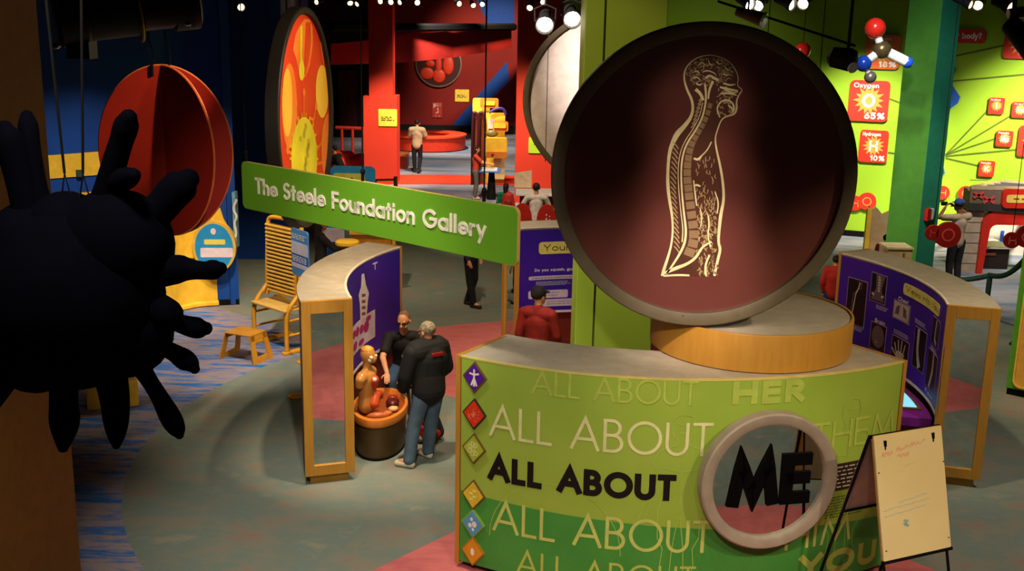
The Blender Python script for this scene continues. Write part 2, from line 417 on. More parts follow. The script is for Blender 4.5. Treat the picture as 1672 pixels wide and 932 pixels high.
def lines(mb, mp, u0, u1, v0, v1, n, wt, h=.002, rag=.25):
    """rows of small print too fine to read: short word-long dashes"""
    for i in range(n):
        v = v1 + (v0 - v1) * (i + .5) / n; u = u0; end = u1 - random.random() * rag * (u1 - u0)
        while u < end:
            l = random.uniform(.5, 1.6) * wt * 5
            mb.ribbon([(u, v), (min(u + l, end), v)], wt, mp, h); u += l + wt * 1.6
    return mb
def rrect(x0, y0, x1, y1, r, n=5):
    return arc(x1 - r, y1 - r, r, r, 0, 90, n) + arc(x0 + r, y1 - r, r, r, 90, 180, n) + arc(x0 + r, y0 + r, r, r, 180, 270, n) + arc(x1 - r, y0 + r, r, r, 270, 360, n)

# ================================================================== SETTING
K = (1.5, 12.8)
def pol(r, a, z=0): return V((K[0] + r * math.cos(math.radians(a)), K[1] + r * math.sin(math.radians(a)), z))
gcar = carpet('grey_carpet', [(142, 112, 100), (130, 128, 114), (112, 126, 118), (146, 138, 118)], 1.5, (1, 1.5, 1))
pcar = carpet('pink_carpet', [(190, 96, 96), (206, 112, 108), (180, 92, 98)], .9)
bcar = carpet('blue_carpet', [(24, 84, 160), (48, 108, 176), (158, 136, 128), (40, 98, 170), (150, 140, 134)], .9, (.7, 3.4, 1))
scar = carpet('slate_carpet', [(84, 100, 132), (110, 122, 142), (150, 146, 150), (74, 92, 130)], .5, (.5, 2.2, 1))
m = MB()
def fsec(r0_, r1_, a0, a1, mi):
    m.mi = mi; n = max(2, int((a1 - a0) / 3))
    for i in range(n):
        p, q = a0 + (a1 - a0) * i / n, a0 + (a1 - a0) * (i + 1) / n
        m.face([m.bm.verts.new(x) for x in (pol(r0_, p), pol(r1_, p), pol(r1_, q), pol(r0_, q))])
R1, R2, R3 = 5.9, 9.4, 13.0
for a0, a1, mi in ((229.5, 311, 1), (311, 410, 0), (50, 143, 1), (143, 229.5, 0)): fsec(.001, R1, a0, a1, mi)
fsec(R1, R2, 137, 214, 2); fsec(R1, R2, -146, 137, 0)
fsec(R2, R3, 137, 214, 2); fsec(R2, R3, -146, 60, 3); fsec(R2, R3, 60, 137, 0); fsec(R3, 70, 120, 240, 0)
fsec(R3, 17.5, 75, 120, 0); fsec(R3, 17.5, -120, 75, 3); fsec(17.5, 70, -120, 120, 3)
struct(m.build('floor', [gcar, pcar, bcar, scar]))
CE = 6.7
struct(MB().box(-26, -8, CE, 30, 60, CE + .1).build('ceiling', mat('ceiling_black', (10, 10, 11), .9)))
# blue wall on the left, running at a slant past the column
navy = mat('navy_wall', (6, 66, 148), .7, c2=(5, 58, 136), scale=1)
def wall(name, p, q, z0, z1, th, m_):
    p, q = V((p[0], p[1], 0)), V((q[0], q[1], 0)); u = (q - p).normalized(); n = V((u.y, -u.x, 0))
    mp = lambda a, b, h: p + u * a + V((0, 0, b)) + n * h
    o = MB().patch(mp, 0, (q - p).length, z0, z1, -th, 0, 1).build(name, m_)
    return struct(o), mp, (q - p).length
W1, mpW1, lW1 = wall('wall_left', (-10.6, 13.7), (-5.95, 18.35), 0, CE, .2, navy)
W2, mpW2, lW2 = wall('wall_left.001', (-5.22, 19.16), (-4.86, 19.25), .0, CE, .2, navy)
wall('wall_left.002', (-4.86, 19.25), (-6.3, 21.6), 0, CE, .15, navy)
# yellow concave bay between the two
ym = mat('yellow_wall', (244, 190, 52), .6)
m = MB(); bay = [(-5.95, 18.35), (-5.80, 18.72), (-5.55, 19.02), (-5.22, 19.16)]
m.grid([[V((x, y, 0)) for x, y in bay], [V((x, y, 1.72)) for x, y in bay]], False)
m.grid([[V((x - .1, y + .1, 0)) for x, y in bay], [V((x - .1, y + .1, 1.72)) for x, y in bay]], False)
struct(m.build('wall_bay', ym, smooth=True))
m = MB(); m.grid([[V((x, y, 1.72)) for x, y in bay], [V((x, y, CE)) for x, y in bay]], False); struct(m.build('wall_bay.001', navy))
m = MB()
for (x0, y0), (x1, y1) in zip(bay, bay[1:]): m.tube([(x0 + .02, y0 - .03, .05), (x1 + .02, y1 - .03, .05)], .05, 6)
struct(m.build('baseboard_bay', ym))
struct(MB().patch(mpW2, .0, lW2, 0, .1, .0, .02, 1).build('baseboard_left', black()))
# curved yellow swoosh painted on the blue return wall
sw = mpW2
def onW2(px, py):
    p = V((-5.22, 19.16, 0)); u = V((.36, .09, 0)).normalized(); n = V((u.y, -u.x, 0))
    q = on(p, n, px, py); return ((q - p).dot(u), q.z)
# back-left blue wall and red gallery shell
wall('wall_back_left', (-13.0, 22.9), (-4.75, 23.0), 0, CE, .2, navy)
wall('wall_back_left.001', (-4.75, 23.0), (-6.2, 34.0), 0, CE, .2, navy)
WB, mpWB, lWB = wall('wall_back', (-16, 49.5), (8, 49.5), 0, CE + 2, .2, mat('brick_red_wall', (132, 20, 12), .75, c2=(120, 16, 10), scale=.6))
def onWB(px, py):
    q = on(V((0, 49.5, 0)), V((0, -1, 0)), px, py); return (q.x + 16, q.z)
bm_ = mat('cobalt_paint', (6, 66, 160), .7)
m = MB(); m.sheet([onWB(*p) for p in [(828, 100), (742, 200), (728, 224), (774, 226), (776, 166), (806, 158), (832, 132)]], mpWB, .015)
m.sheet([onWB(*p) for p in [(772, -14), (840, -14), (840, 45), (799, 45)]], mpWB, .015)
struct(m.build('wall_back_band', bm_))
struct(MB().patch(mpWB, 2, lWB, 0, .35, 0, .04, 1).build('baseboard_back', mat('soot', (16, 8, 8), .8)))
# big red wall end on the right of the red gallery
def pbox(x0, y0, x1, y1, Y, dep):
    xm, ym_ = (x0 + x1) / 2, (y0 + y1) / 2
    return P(x0, ym_, Y).x, P(x1, ym_, Y).x, P(xm, y1, Y).z, P(xm, y0, Y).z
rw = mat('scarlet_wall', (200, 50, 28), .7, c2=(190, 45, 25), scale=.7)
struct(MB().box(.02, 31.0, 0, 2.6, 36.0, CE).build('wall_red_end', rw))
# curved red soffit hung across the gallery
m = MB()
pts = [(540, 72, 106, 36), (600, 66, 104, 37.5), (660, 56, 102, 40), (740, 50, 94, 43), (835, 46, 78, 46)]
rings = []
for px, yt, yb, Y in pts:
    a, b = P(px, yt, Y), P(px, yb, Y)
    rings.append([a, b, b + V((0, .5, 0)), a + V((0, .5, 0))])
m.grid(rings, True, (True, True)); struct(m.build('beam_soffit', mat('soffit_red', (150, 24, 14), .7)))
m = MB(); m.tube([P(540, 44, 36), P(660, 45, 40), P(840, 44, 46)], .14, 6); struct(m.build('beam_pipe', black()))
# dark opening at the far left of the red gallery
x0, x1, z0, z1 = pbox(548, 40, 600, 250, 44, 1)
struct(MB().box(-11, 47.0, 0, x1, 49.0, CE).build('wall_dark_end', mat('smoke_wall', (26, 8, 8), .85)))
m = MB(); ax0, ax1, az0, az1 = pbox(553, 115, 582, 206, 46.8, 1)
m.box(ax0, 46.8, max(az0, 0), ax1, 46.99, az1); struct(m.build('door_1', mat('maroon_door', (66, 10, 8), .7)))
# red inlaid floor stripe between the two carpets
m = MB(); n = 14; rr = []
for i in range(n + 1):
    px = 560 + (850 - 560) * i / n; k = abs(px - 690) / 160
    a, b = G(px, 301 + 1.5 * k * k), G(px, 286 + 2.5 * k * k)
    rr.append([a, b, b + V((0, 0, .02)), a + V((0, 0, .02))])
m.grid(rr, True, (True, True)); struct(m.build('trim_1', mat('orange_red_inlay', (226, 58, 28), .7)))
# green wall
gm = mat('lime_wall', (158, 204, 40), .65, c2=(150, 196, 36), scale=.5)
WG, mpWG, lWG = wall('wall_right', (1.2, 29.6), (22, 21.8), 0, CE, .2, gm)
pWG = V((1.2, 29.6, 0)); uWG = V((20.8, -7.8, 0)).normalized(); nWG = V((uWG.y, -uWG.x, 0))
def onWG(px, py):
    q = on(pWG, nWG, px, py); return ((q - pWG).dot(uWG), q.z)
struct(MB().patch(mpWG, 0, lWG, 0, .14, 0, .03, 1).build('baseboard_right', black()))
m = MB()
for px in (1345, 1255):
    u = onWG(px, 40)[0]; m.patch(mpWG, u - .012, u + .012, .2, CE, 0, .006, 1)
struct(m.build('trim_2', mat('seam_green', (60, 84, 16), .8)))
# square columns
dg = mat('column_green', (64, 124, 32), .6); lg = mat('column_lime', (150, 174, 48), .6, c2=(142, 166, 44), scale=.7)
m = MB(); m.box(.757, 12.75, 0, 1.672, 13.65, CE); o = struct(m.build('column_green', lg, bevel=.01))
m = MB(); m.box(.965, 12.735, .02, .975, 12.752, CE); struct(m.build('trim_3', mat('seam_olive', (52, 66, 14), .8)))
# column by the right gallery, turned so that two faces show
cc = P(1497, 294, 18.8); mr = Matrix.Rotation(math.radians(40), 4, 'Z')
m = MB(); h = .292
cx, cy = cc.x, cc.y
mp = lambda a, b, z: V((cx, cy, z)) + mr @ V((a, b, 0))
m.prism([(-h, -h), (h, -h), (h, h), (-h, h)], mp, 0, CE); struct(m.build('column_green.001', [dg]))
struct(MB().prism([(-h, -h - .004), (h, -h - .004), (h, -h - .001), (-h, -h - .001)], mp, .01, CE).build('column_side_sheet', mat('column_teal', (44, 146, 110), .6)))  # thin teal sheet over one face of the green column
# ochre column close on the left
struct(MB().box(-5.2, 7.15, 0, -3.56, 8.5, CE).build('column_ochre', mat('ochre_paint', (150, 94, 30), .7), bevel=.01))
# red column in the red gallery: plinth and a slimmer shaft
x0, x1, z0, z1 = pbox(594, 157, 648, 300, 34, 1)
m = MB(); m.box(x0 - .0, 34.0, 0, x1, 34.9, z1); struct(m.build('column_red', rw))
a0, a1, _, _ = pbox(602, 60, 641, 150, 34.1, 1)
struct(MB().box(a0, 34.12, z1, a1, 34.8, CE).build('column_red.001', rw))

# ================================================================== THE RING OF EXHIBITS
def cylmap(R, a_ref, sgn=1, inner=False):
    # u runs to the viewer's right along the arc, v is height, h comes out of the face
    def mp(u, v, h):
        a = math.radians(a_ref) + sgn * u / R
        r = R - h if inner else R + h
        return V((K[0] + r * math.cos(a), K[1] + r * math.sin(a), v))
    return mp
H2 = 2.1
# ---- title counter
RC = 3.70; A0, A1 = 237.4, 305.2
ctr = thing('curved_title_counter', 'curved lime green counter lettered ALL ABOUT with round ME mirror', 'counter', pol(3.2, 271))
MB().sector(K, 2.88, 3.64, A0 + .35, A1 - .35, .05, H2 - .03, 40).build('body', mat('counter_core', (120, 76, 34), .6), ctr)
MB().sector(K, 2.95, 3.58, A0 + 1, A1 - 1, 0, .06, 40).build('plinth', darkgrey(), ctr)
MB().sector(K, 2.86, 3.69, A0, A1, H2 - .03, H2, 40).build('counter_top', grey(), ctr)
mpC = cylmap(RC, A0); LC = math.radians(A1 - A0) * RC
gC = mat('counter_green', (152, 176, 66), .5, c2=(146, 172, 60), scale=2.5)
MB().patch(mpC, .06, LC - .06, .08, H2 - .012, -.06, 0, 48).build('front_panel', gC, ctr)
m = MB()
for u in (0, LC - .05): m.patch(mpC, u, u + .05, .05, H2 + .003, -.78, .004, 1)
m.build('edge_trim', wood(), ctr)
MB().patch(mpC, .05, LC - .05, H2 - .012, H2 + .003, -.03, .003, 48).build('top_lipping', mat('pale_edge', (214, 196, 110), .5), ctr)
# darker hill printed along the bottom
m = MB(); N = 48
top = lambda u: .80 - .05 * (u / 1.5) if u < 1.5 else .75 - .07 * (u - 1.5) / 1.5 if u < 3 else .68 - .06 * (u - 3)
us = [.06 + (LC - .12) * i / N for i in range(N + 1)]
m.grid([[mpC(u, .08, .003) for u in us], [mpC(u, top(u), .003) for u in us]], False)
m.build('hill_print', mat('counter_dark_green', (70, 146, 60), .5, c2=(62, 138, 54), scale=2.5), ctr)
# printed anatomical outline figures and faint lozenges
m = MB()
def figure(u, z0, s, wt):
    e = lambda pts: m.ribbon([(u + x * s, z0 + y * s) for x, y in pts], wt, mpC, .0045)
    for k in (1, -1):
        e([(0, 1.0), (k * .045, .99), (k * .06, .94), (k * .05, .88), (k * .03, .86), (k * .035, .83), (k * .12, .8), (k * .15, .74), (k * .17, .6), (k * .2, .46), (k * .215, .4), (k * .19, .38), (k * .17, .45), (k * .13, .6), (k * .11, .66), (k * .09, .56), (k * .115, .46), (k * .11, .3), (k * .08, .24), (k * .09, .14), (k * .06, .02), (k * .1, .0), (k * .04, .0), (k * .035, .14), (k * .03, .24), (k * .005, .43)])
    e([(-.03, .95), (-.01, .94)]); e([(.03, .95), (.01, .94)]); e([(-.02, .9), (.02, .9)]); e([(-.09, .7), (0, .68), (.09, .7)]); e([(0, .8), (0, .5)])
figure(2.12, .12, 1.66, .007); figure(3.72, .12, 1.72, .006)
LZ = MB()
for i in range(26):
    for j in range(4):
        u, v = .35 + i * .15 + (j % 2) * .075, .16 + j * .13
        if u < LC - .2: LZ.ribbon([(u, v + .05), (u + .03, v), (u, v - .05), (u - .03, v)], .004, mpC, .0045, None, True)
m.ribbon([(1.0 + .62 * math.cos(t / 20 * 3.14), .42 + .62 * math.sin(t / 20 * 3.14)) for t in range(21)], .006, mpC, .0045)
LZ.build('lozenge_print', mat('print_mid_green', (84, 154, 52), .5), ctr)
m.build('outline_print', mat('print_lime', (170, 194, 84), .5), ctr)
faint = mat('print_pale_lime', (178, 194, 82), .5); cream = mat('print_cream', (224, 220, 158), .5); lim2 = mat('print_yellow_green', (194, 204, 104), .5)
m = MB(); text(m, 'ALL ABOUT', mpC, .77, 1.865, 2.22, .225, .1, .006)
text(m, 'HER', mpC, 2.52, 1.87, 3.2, .215, .27, .006)
text(m, 'THEM', mpC, 3.30, 1.38, 4.28, .27, .1, .006)
text(m, 'ALL ABOUT', mpC, .66, .1, 2.3, .25, .1, .006); text(m, 'YOU', mpC, 3.28, .14, 4.2, .24, .26, .006)
m.build('faint_lettering', faint, ctr)
m = MB(); text(m, 'ALL ABOUT', mpC, .365, 1.40, 2.375, .31, .095, .006); m.build('cream_lettering', cream, ctr)
m = MB(); text(m, 'ALL ABOUT', mpC, .36, .975, 2.075, .25, .23, .006); m.build('black_lettering', mat('print_black', (14, 12, 10), .5), ctr)
m = MB(); text(m, 'ALL ABOUT', mpC, .415, .48, 2.43, .315, .1, .006); text(m, 'HIM', mpC, 3.12, .45, 3.84, .27, .11, .006); m.build('yellow_green_lettering', lim2, ctr)
m = MB(); m.patch(mpC, 3.5, 4.06, .97, 1.23, 0, .006, 6); m.build('text_block', mat('print_brown', (58, 38, 20), .5), ctr)
m = MB(); lines(m, mpC, 3.54, 4.03, .985, 1.215, 6, .012, .0075, .1); m.build('block_print', white(), ctr)
m = MB(); lines(m, mpC, 3.52, 4.0, .70, .92, 8, .007, .006, .2); m.build('small_print', mat('print_dark', (40, 66, 16), .5), ctr)
# six lozenge icons down the edge
def lozenge(z, bg, draw, fg, rim):
    t = math.radians(36)
    pts = [(.21 + .125 * math.cos(a) * (1), z + .15 * math.sin(a)) for a in (0, math.pi / 2, math.pi, 1.5 * math.pi)]
    def rd(s):
        out = []; q = [(.21 + (x - .21) * s, z + (y - z) * s) for x, y in pts]
        for i in range(4):
            p = V(q[i]); a = V(q[i - 1]); b = V(q[(i + 1) % 4])
            for f in (.16, .07, .02): out.append(tuple(p + (a - p) * f))
            for f in (.02, .07, .16): out.append(tuple(p + (b - p) * f))
        return out
    o = MB().prism(rd(1), mpC, 0, .02).build('icon_tile', rim, ctr)
    MB().prism(rd(.86), mpC, .02, .024).build('tile_face', bg, o)
    m = MB(); draw(m, lambda x, y: (.21 + x * .1, z + y * .12)); m.build('tile_emblem', fg, o)
def d_fig(m, e):
    for st in ([(0, .55), (0, -.05)], [(-.5, .3), (0, .22), (.5, .34)], [(0, -.05), (-.3, -.65)], [(0, -.05), (0, -.7)], [(0, -.05), (.28, -.65)]): m.ribbon([e(*p) for p in st], .018, mpC, .025)
    m.sheet([e(.1 * math.cos(a), .55 + .12 * math.sin(a)) for a in [i * .7 for i in range(9)]], mpC, .026)
def d_spk(m, e):
    for i in range(60):
        a, r = random.random() * 6.28, random.random() * .6; x, y = r * math.cos(a), r * math.sin(a)
        m.ribbon([e(x, y), e(x + random.uniform(-.1, .1), y + random.uniform(-.1, .1))], .005, mpC, .025)
def d_cell(m, e):
    for i in range(7):
        x, y = .42 * math.cos(i * .9) * (i > 0), .42 * math.sin(i * .9) * (i > 0); m.ribbon([e(x + .16 * math.cos(t * .6), y + .16 * math.sin(t * .6)) for t in range(11)], .008, mpC, .025, None, True)
def d_eq(m, e):
    for i in range(4): m.sheet([e(x + (-.2 if i % 2 else .16), y + .36 - i * .24) for x, y in ((-.2, -.08), (.2, -.1), (.22, .08), (-.18, .1))], mpC, .025 + i * .0003)
def d_sq(m, e):
    for x, y, s in ((-.1, .38, .16), (.2, .0, .26), (-.26, -.14, .2), (.06, -.44, .14)): m.sheet([e(x + s * math.cos(a * .6), y + s * math.sin(a * .6)) for a in range(11)], mpC, .025)
def d_egg(m, e): m.sheet([e(.03 + .2 * math.cos(a * .35), -.02 + .32 * math.sin(a * .35)) for a in range(18)], mpC, .025)
brn = mat('tile_rim_brown', (112, 84, 40), .5)
lozenge(1.93, mat('tile_violet', (84, 26, 150), .5), d_fig, white(), brn)
lozenge(1.58, mat('tile_vermilion', (214, 52, 24), .5), d_spk, mat('emblem_peach', (236, 150, 110), .5), mat('tile_rim_dark', (60, 46, 30), .5))
lozenge(1.245, mat('tile_olive', (166, 180, 50), .5), d_cell, mat('emblem_pale', (222, 222, 150), .5), brn)
lozenge(.79, mat('tile_gold', (222, 190, 44), .5), d_eq, mat('emblem_cream', (240, 226, 140), .5), brn)
lozenge(.50, mat('tile_sky', (84, 156, 204), .5), d_sq, white(), mat('tile_rim_lime', (140, 170, 50), .5))
lozenge(.22, mat('tile_amber', (218, 146, 30), .5), d_egg, white(), mat('tile_rim_amber', (176, 116, 30), .5))
# round ME mirror standing off the front
aM = math.radians(A0) + 2.85 / RC; nM = V((math.cos(aM), math.sin(aM), 0)); uM = V((-math.sin(aM), math.cos(aM), 0))
cM = pol(RC + .12, math.degrees(aM), 1.21)
mpM = flat(cM, uM, (0, 0, 1))
m = MB(); m.lathe([(.52, -.06), (.615, -.06), (.63, -.05), (.63, .05), (.615, .065), (.545, .065), (.525, .05), (.52, -.06)], cM, nM, 64, caps=(False, False)); fr = m.build('mirror_ring', mat('ring_taupe', (158, 142, 124), .5), ctr, True)
MB().lathe([(.53, -.04), (.53, .01)], cM, nM, 64).build('mirror', mirror(), fr)
MB().lathe([(.1, -.14), (.1, -.04)], cM, nM, 20).build('bracket', black(), fr)
m = MB(); text(m, 'ME', mpM, -.36, -.23, .385, .47, .235, .0115, .03); m.build('me_lettering', mat('letter_black', (6, 5, 5), .8, spec=.05), fr)

# ---- wooden drum on the counter
PC = V((2.27, 10.22, H2 + .005))
dr = thing('round_pedestal', 'round honey wood drum on the counter top beneath the tall spine disc', 'pedestal', PC)
MB().lathe([(.93, .001), (.94, .01), (.94, .33), (.935, .345), (.915, .345), (.915, .325)], PC, (0, 0, 1), 72, caps=(True, False)).build('drum', wood(), dr, True)
MB().lathe([(.915, .3), (.915, .328)], PC, (0, 0, 1), 72).build('drum_top', grey(), dr)

# ---- discs
olive = mat('disc_rim', (92, 80, 58), .55)
def disc(label, c, n, R, facem, dep=.2, rimw=.105, rec=.06, rimm=None, name='round_graphic_disc'):
    c, n = V(c), V(n).normalized()
    t = thing(name, label, 'disc', c)
    MB().lathe([(R - rimw, -dep + .02), (R - .01, -dep), (R, -dep + .01), (R, -.01), (R - .01, 0), (R - rimw + .008, 0), (R - rimw, -.006), (R - rimw, -dep + .02)], c, n, 96, caps=(False, False)).build('rim', rimm or olive, t, True)
    MB().lathe([(R - rimw + .004, -dep + .03), (R - rimw + .004, -rec)], c, n, 96).build('face', facem, t)
    u = V((0, 0, 1)).cross(n).normalized()
    mp = lambda a, b, h: c + u * a + V((0, 0, 1)) * b + n * h
    def px(x, y):
        q = on(c - n * rec, n, x, y) - c; return (q.dot(u), q.z)
    return t, mp, px
BD, mpD, pxD = disc('tall disc showing a glowing side view of a human head and spine', (1.63, 9.50, 3.775), (0, -1, 0), 1.312,
    mat('disc_maroon', (104, 58, 50), .2, spec=.5, c2=(98, 53, 46), scale=1.5), .16, .115)
REC = -.06
cr = lambda L: [pxD(1040 + x / 2.219, 60 + y / 2.219) for x, y in L]
SC = 1 / 2.219 * 9.8 / 1820
def smooth(L, it=2):
    for _ in range(it):
        o = [L[0]]
        for a, b in zip(L, L[1:]):
            o += [tuple(a[i] * .75 + b[i] * .25 for i in range(len(a))), tuple(a[i] * .25 + b[i] * .75 for i in range(len(a)))]
        L = o + [L[-1]]
    return L
def stroke(mb, L, h):
    L = smooth(L); mb.ribbon(cr([(p[0], p[1]) for p in L]), [p[2] * SC for p in L], mpD, REC + h)
back = [(262, 66, 2), (225, 72, 3), (192, 92, 4), (172, 122, 5), (170, 155, 6), (182, 195, 8), (198, 225, 9), (204, 258, 9), (196, 292, 11), (172, 324, 15), (146, 350, 20), (130, 382, 16), (118, 415, 12), (112, 470, 10), (111, 540, 12), (119, 600, 11), (128, 650, 8), (130, 705, 7), (125, 752, 7), (112, 800, 9), (98, 840, 11), (92, 866, 12)]
front = [(262, 66, 2), (300, 72, 2), (335, 90, 2), (358, 120, 3), (368, 150, 2), (362, 178, 3), (384, 192, 3), (370, 208, 5), (360, 232, 5), (362, 262, 7), (352, 282, 6), (322, 288, 5), (304, 302, 4), (292, 335, 4), (282, 368, 5), (288, 410, 6), (300, 460, 8), (312, 530, 9), (315, 590, 9), (304, 640, 12), (298, 690, 11), (294, 745, 9), (303, 768, 10), (292, 810, 10), (280, 866, 9)]
sil = smooth([(x, y) for x, y, _ in back]) + smooth([(x, y) for x, y, _ in front])[::-1]
MB().sheet(cr(sil[:-1]), mpD, REC + .002).build('body_print', mat('scan_dark', (84, 50, 38), .3), BD)  # even dark fill of the printed body
m = MB()
stroke(m, back, .004); stroke(m, front, .004)
cord = [(246, 172, 7), (250, 205, 7), (249, 240, 6), (238, 290, 6), (215, 335, 6), (186, 376, 6), (167, 420, 6), (159, 480, 6), (162, 560, 6), (170, 640, 7), (178, 700, 8), (174, 745, 9), (156, 785, 9), (128, 828, 7), (106, 860, 6)]
stroke(m, cord, .005); stroke(m, [(x - 11, y - 2, w_ * .45) for x, y, w_ in cord[2:-3]], .005)
stroke(m, [(212, 190, 12), (230, 205, 10), (240, 230, 9)], .005); stroke(m, [(275, 160, 9), (262, 190, 8), (258, 225, 5)], .005)
stroke(m, [(248, 150, 8), (262, 138, 6), (280, 150, 10), (296, 158, 5)], .005); stroke(m, [(300, 182, 6), (330, 190, 10), (366, 196, 5)], .005)
stroke(m, [(302, 206, 5), (335, 204, 7), (362, 212, 4)], .005); stroke(m, [(300, 292, 4), (288, 262, 5), (300, 236, 5), (326, 226, 6), (348, 240, 5), (352, 262, 8), (344, 276, 5)], .005)
stroke(m, [(205, 440, 6), (222, 446, 10), (236, 428, 5)], .005); stroke(m, [(204, 540, 4), (218, 536, 9), (230, 542, 4)], .005)
stroke(m, [(205, 520, 4), (212, 580, 6), (216, 612, 4)], .005); stroke(m, [(270, 380, 5), (255, 410, 4), (235, 430, 5)], .005)
stroke(m, [(100, 856, 10), (140, 838, 14), (180, 824, 10), (214, 800, 10), (236, 760, 8), (270, 742, 5)], .005)
stroke(m, [(96, 866, 6), (150, 862, 8), (190, 864, 7)], .005); stroke(m, [(250, 866, 6), (246, 830, 8), (262, 790, 6)], .005)
for L in ([(222, 104, 2), (232, 92, 4), (246, 98, 3), (240, 112, 3)], [(258, 84, 2), (262, 98, 4), (276, 104, 3)], [(286, 88, 3), (296, 100, 4), (308, 96, 2)], [(206, 128, 2), (218, 122, 4), (226, 132, 3)], [(204, 150, 3), (218, 146, 4), (228, 156, 2)], [(318, 108, 3), (326, 120, 4), (336, 118, 2)], [(310, 134, 3), (324, 140, 4), (338, 136, 2)], [(236, 128, 3), (252, 122, 5), (270, 126, 4), (286, 136, 3)], [(214, 168, 4), (226, 176, 6), (236, 170, 3)], [(312, 168, 5), (336, 176, 7), (356, 172, 3)], [(318, 192, 4), (346, 204, 6), (366, 200, 3)], [(330, 248, 4), (342, 256, 6), (346, 268, 4)], [(256, 640, 3), (262, 680, 6), (256, 720, 4), (266, 760, 5)], [(228, 620, 3), (236, 650, 5), (230, 690, 3)], [(282, 560, 3), (296, 600, 6), (290, 640, 4)]): stroke(m, L, .0055)
m.build('scan_bright_print', mat('scan_bright', (232, 222, 166), .4), BD)
m = MB()
vt = [(264, 250), (257, 275), (247, 299), (236, 321), (223, 343), (210, 365), (199, 388), (191, 413), (186, 439), (183, 465), (182, 492), (183, 520), (186, 548), (189, 577), (193, 610), (198, 645), (203, 680), (206, 715), (203, 748), (191, 780)]
for i, (x, y) in enumerate(vt):
    q = vt[min(i + 1, 19)]; p = vt[max(i - 1, 0)]; t = V((q[0] - p[0], q[1] - p[1])).normalized(); nn = V((-t.y, t.x)); L = 9.5 + i * .28; Wd = 8 + i * .55
    m.sheet(cr([tuple(V((x, y)) + t * a * L + nn * b * Wd) for a, b in ((-1, -1), (1, -1), (1, 1), (-1, 1))]), mpD, REC + .0045)
m.build('vertebrae_print', mat('scan_bone', (142, 116, 82), .4), BD)
m = MB()
for i in range(22):
    y = 380 + i * 18; x = 134 - max(0, 14 - abs(y - 520) / 14)
    stroke(m, [(x, y, 3), (x + 10, y + 10, 4), (x + 20, y + 26, 3)], .0045)
for i in range(8): stroke(m, [(196 + i * 4, 330 - i * 14, 4), (212 + i * 4, 312 - i * 14, 5)], .0045)
for i in range(170):   # folds of the brain
    a, r = random.random() * 6.28, math.sqrt(random.uniform(.12, 1)); x, y = 263 + 84 * r * math.cos(a), 128 + 52 * r * math.sin(a)
    if y > 172: continue
    b = random.random() * 6.28
    stroke(m, [(x, y, 1.5), (x + 6 * math.cos(b), y + 6 * math.sin(b), 2.6), (x + 11 * math.cos(b + .9), y + 11 * math.sin(b + .9), 1.5)], .0045)
for i in range(150):   # soft parts of the belly
    y = random.uniform(600, 860); x = random.uniform(222, 292 - (y < 680) * 10)
    stroke(m, [(x, y, 1.2), (x + random.uniform(-9, 9), y + random.uniform(3, 10), 4), (x + random.uniform(-9, 9), y + 14, 1.2)], .004)
for i in range(46):
    x, y = random.uniform(215, 285), random.uniform(430, 610); stroke(m, [(x, y, 1.5), (x + random.uniform(-6, 6), y + 8, 3), (x + random.uniform(-6, 6), y + 16, 1.5)], .004)
for i in range(44):
    x, y = random.uniform(290, 350), random.uniform(178, 280); stroke(m, [(x, y, 2), (x + random.uniform(-9, 9), y + 5, 4), (x + random.uniform(-9, 9), y + 10, 2)], .004)
m.build('scan_dim_print', mat('scan_dim', (190, 166, 114), .4), BD)
m = MB()
for px_, py_ in ((1115, 515), (1205, 514), (1300, 470)): m.ball(on(V((1.63, 9.499, 0)), V((0, -1, 0)), px_, py_), .008, 8)
m.build('screw', mat('screw_steel', (190, 190, 190), .3, 1), BD)

# white glowing disc behind the column
n2 = (-.12, -.99, 0); c2 = P(996, 164, 16.9)
WD, mpWD, pxWD = disc('pale blank disc hanging behind the lime column and the spine disc', c2, n2, 1.32, mat('disc_white', (216, 200, 190), .45), .18, .09)
m = MB(); u = pxWD(893, 160)[0]; m.ribbon([(u, .96), (u, -.96)], .012, mpWD, REC + .003); m.build('seam', mat('seam_grey', (110, 98, 90), .6), WD)
# red cell disc seen edge-on
cR = P(504, 194, 13.5); aR = math.radians(-4); nR = V((math.cos(aR), math.sin(aR), 0))
RD, mpR, pxR = disc('orange red disc of cells and a yellow virus, seen nearly edge-on', cR, nR, 1.31, mat('cell_red', (226, 58, 22), .4, c2=(216, 48, 18), scale=2), .16, .075, .05, mat('rim_black', (34, 28, 22), .55))
q2 = lambda L: [pxR(380 + x / 3.585, y / 3.585) for x, y in L]
ell = lambda cx, cy, rx, ry, n=36: [(cx + rx * math.cos(6.283 * i / n), cy + ry * math.sin(6.283 * i / n)) for i in range(n)]
def inside(L, R=1.22):
    o = []
    for a, b in L:
        d = math.hypot(a, b); o.append((a * R / d, b * R / d) if d > R else (a, b))
    return o
m = MB()
for e in (ell(318, 600, 30, 200), ell(522, 535, 38, 155)): m.sheet(inside(q2(e)), mpR, -.05 + .004)
m.build('pale_cells_print', mat('cell_gold', (250, 200, 70), .4, c2=(244, 180, 50), scale=1.5), RD)
m = MB()
m.sheet(inside(q2(ell(330, 620, 44, 250))), mpR, -.05 + .003); m.sheet(inside(q2(ell(560, 870, 42, 205))), mpR, -.05 + .003)
m.sheet(inside(q2([(352, 290), (368, 200), (392, 150), (418, 112), (446, 112), (466, 150), (468, 260), (450, 380), (424, 450), (400, 470), (386, 420), (372, 350)])), mpR, -.05 + .002)
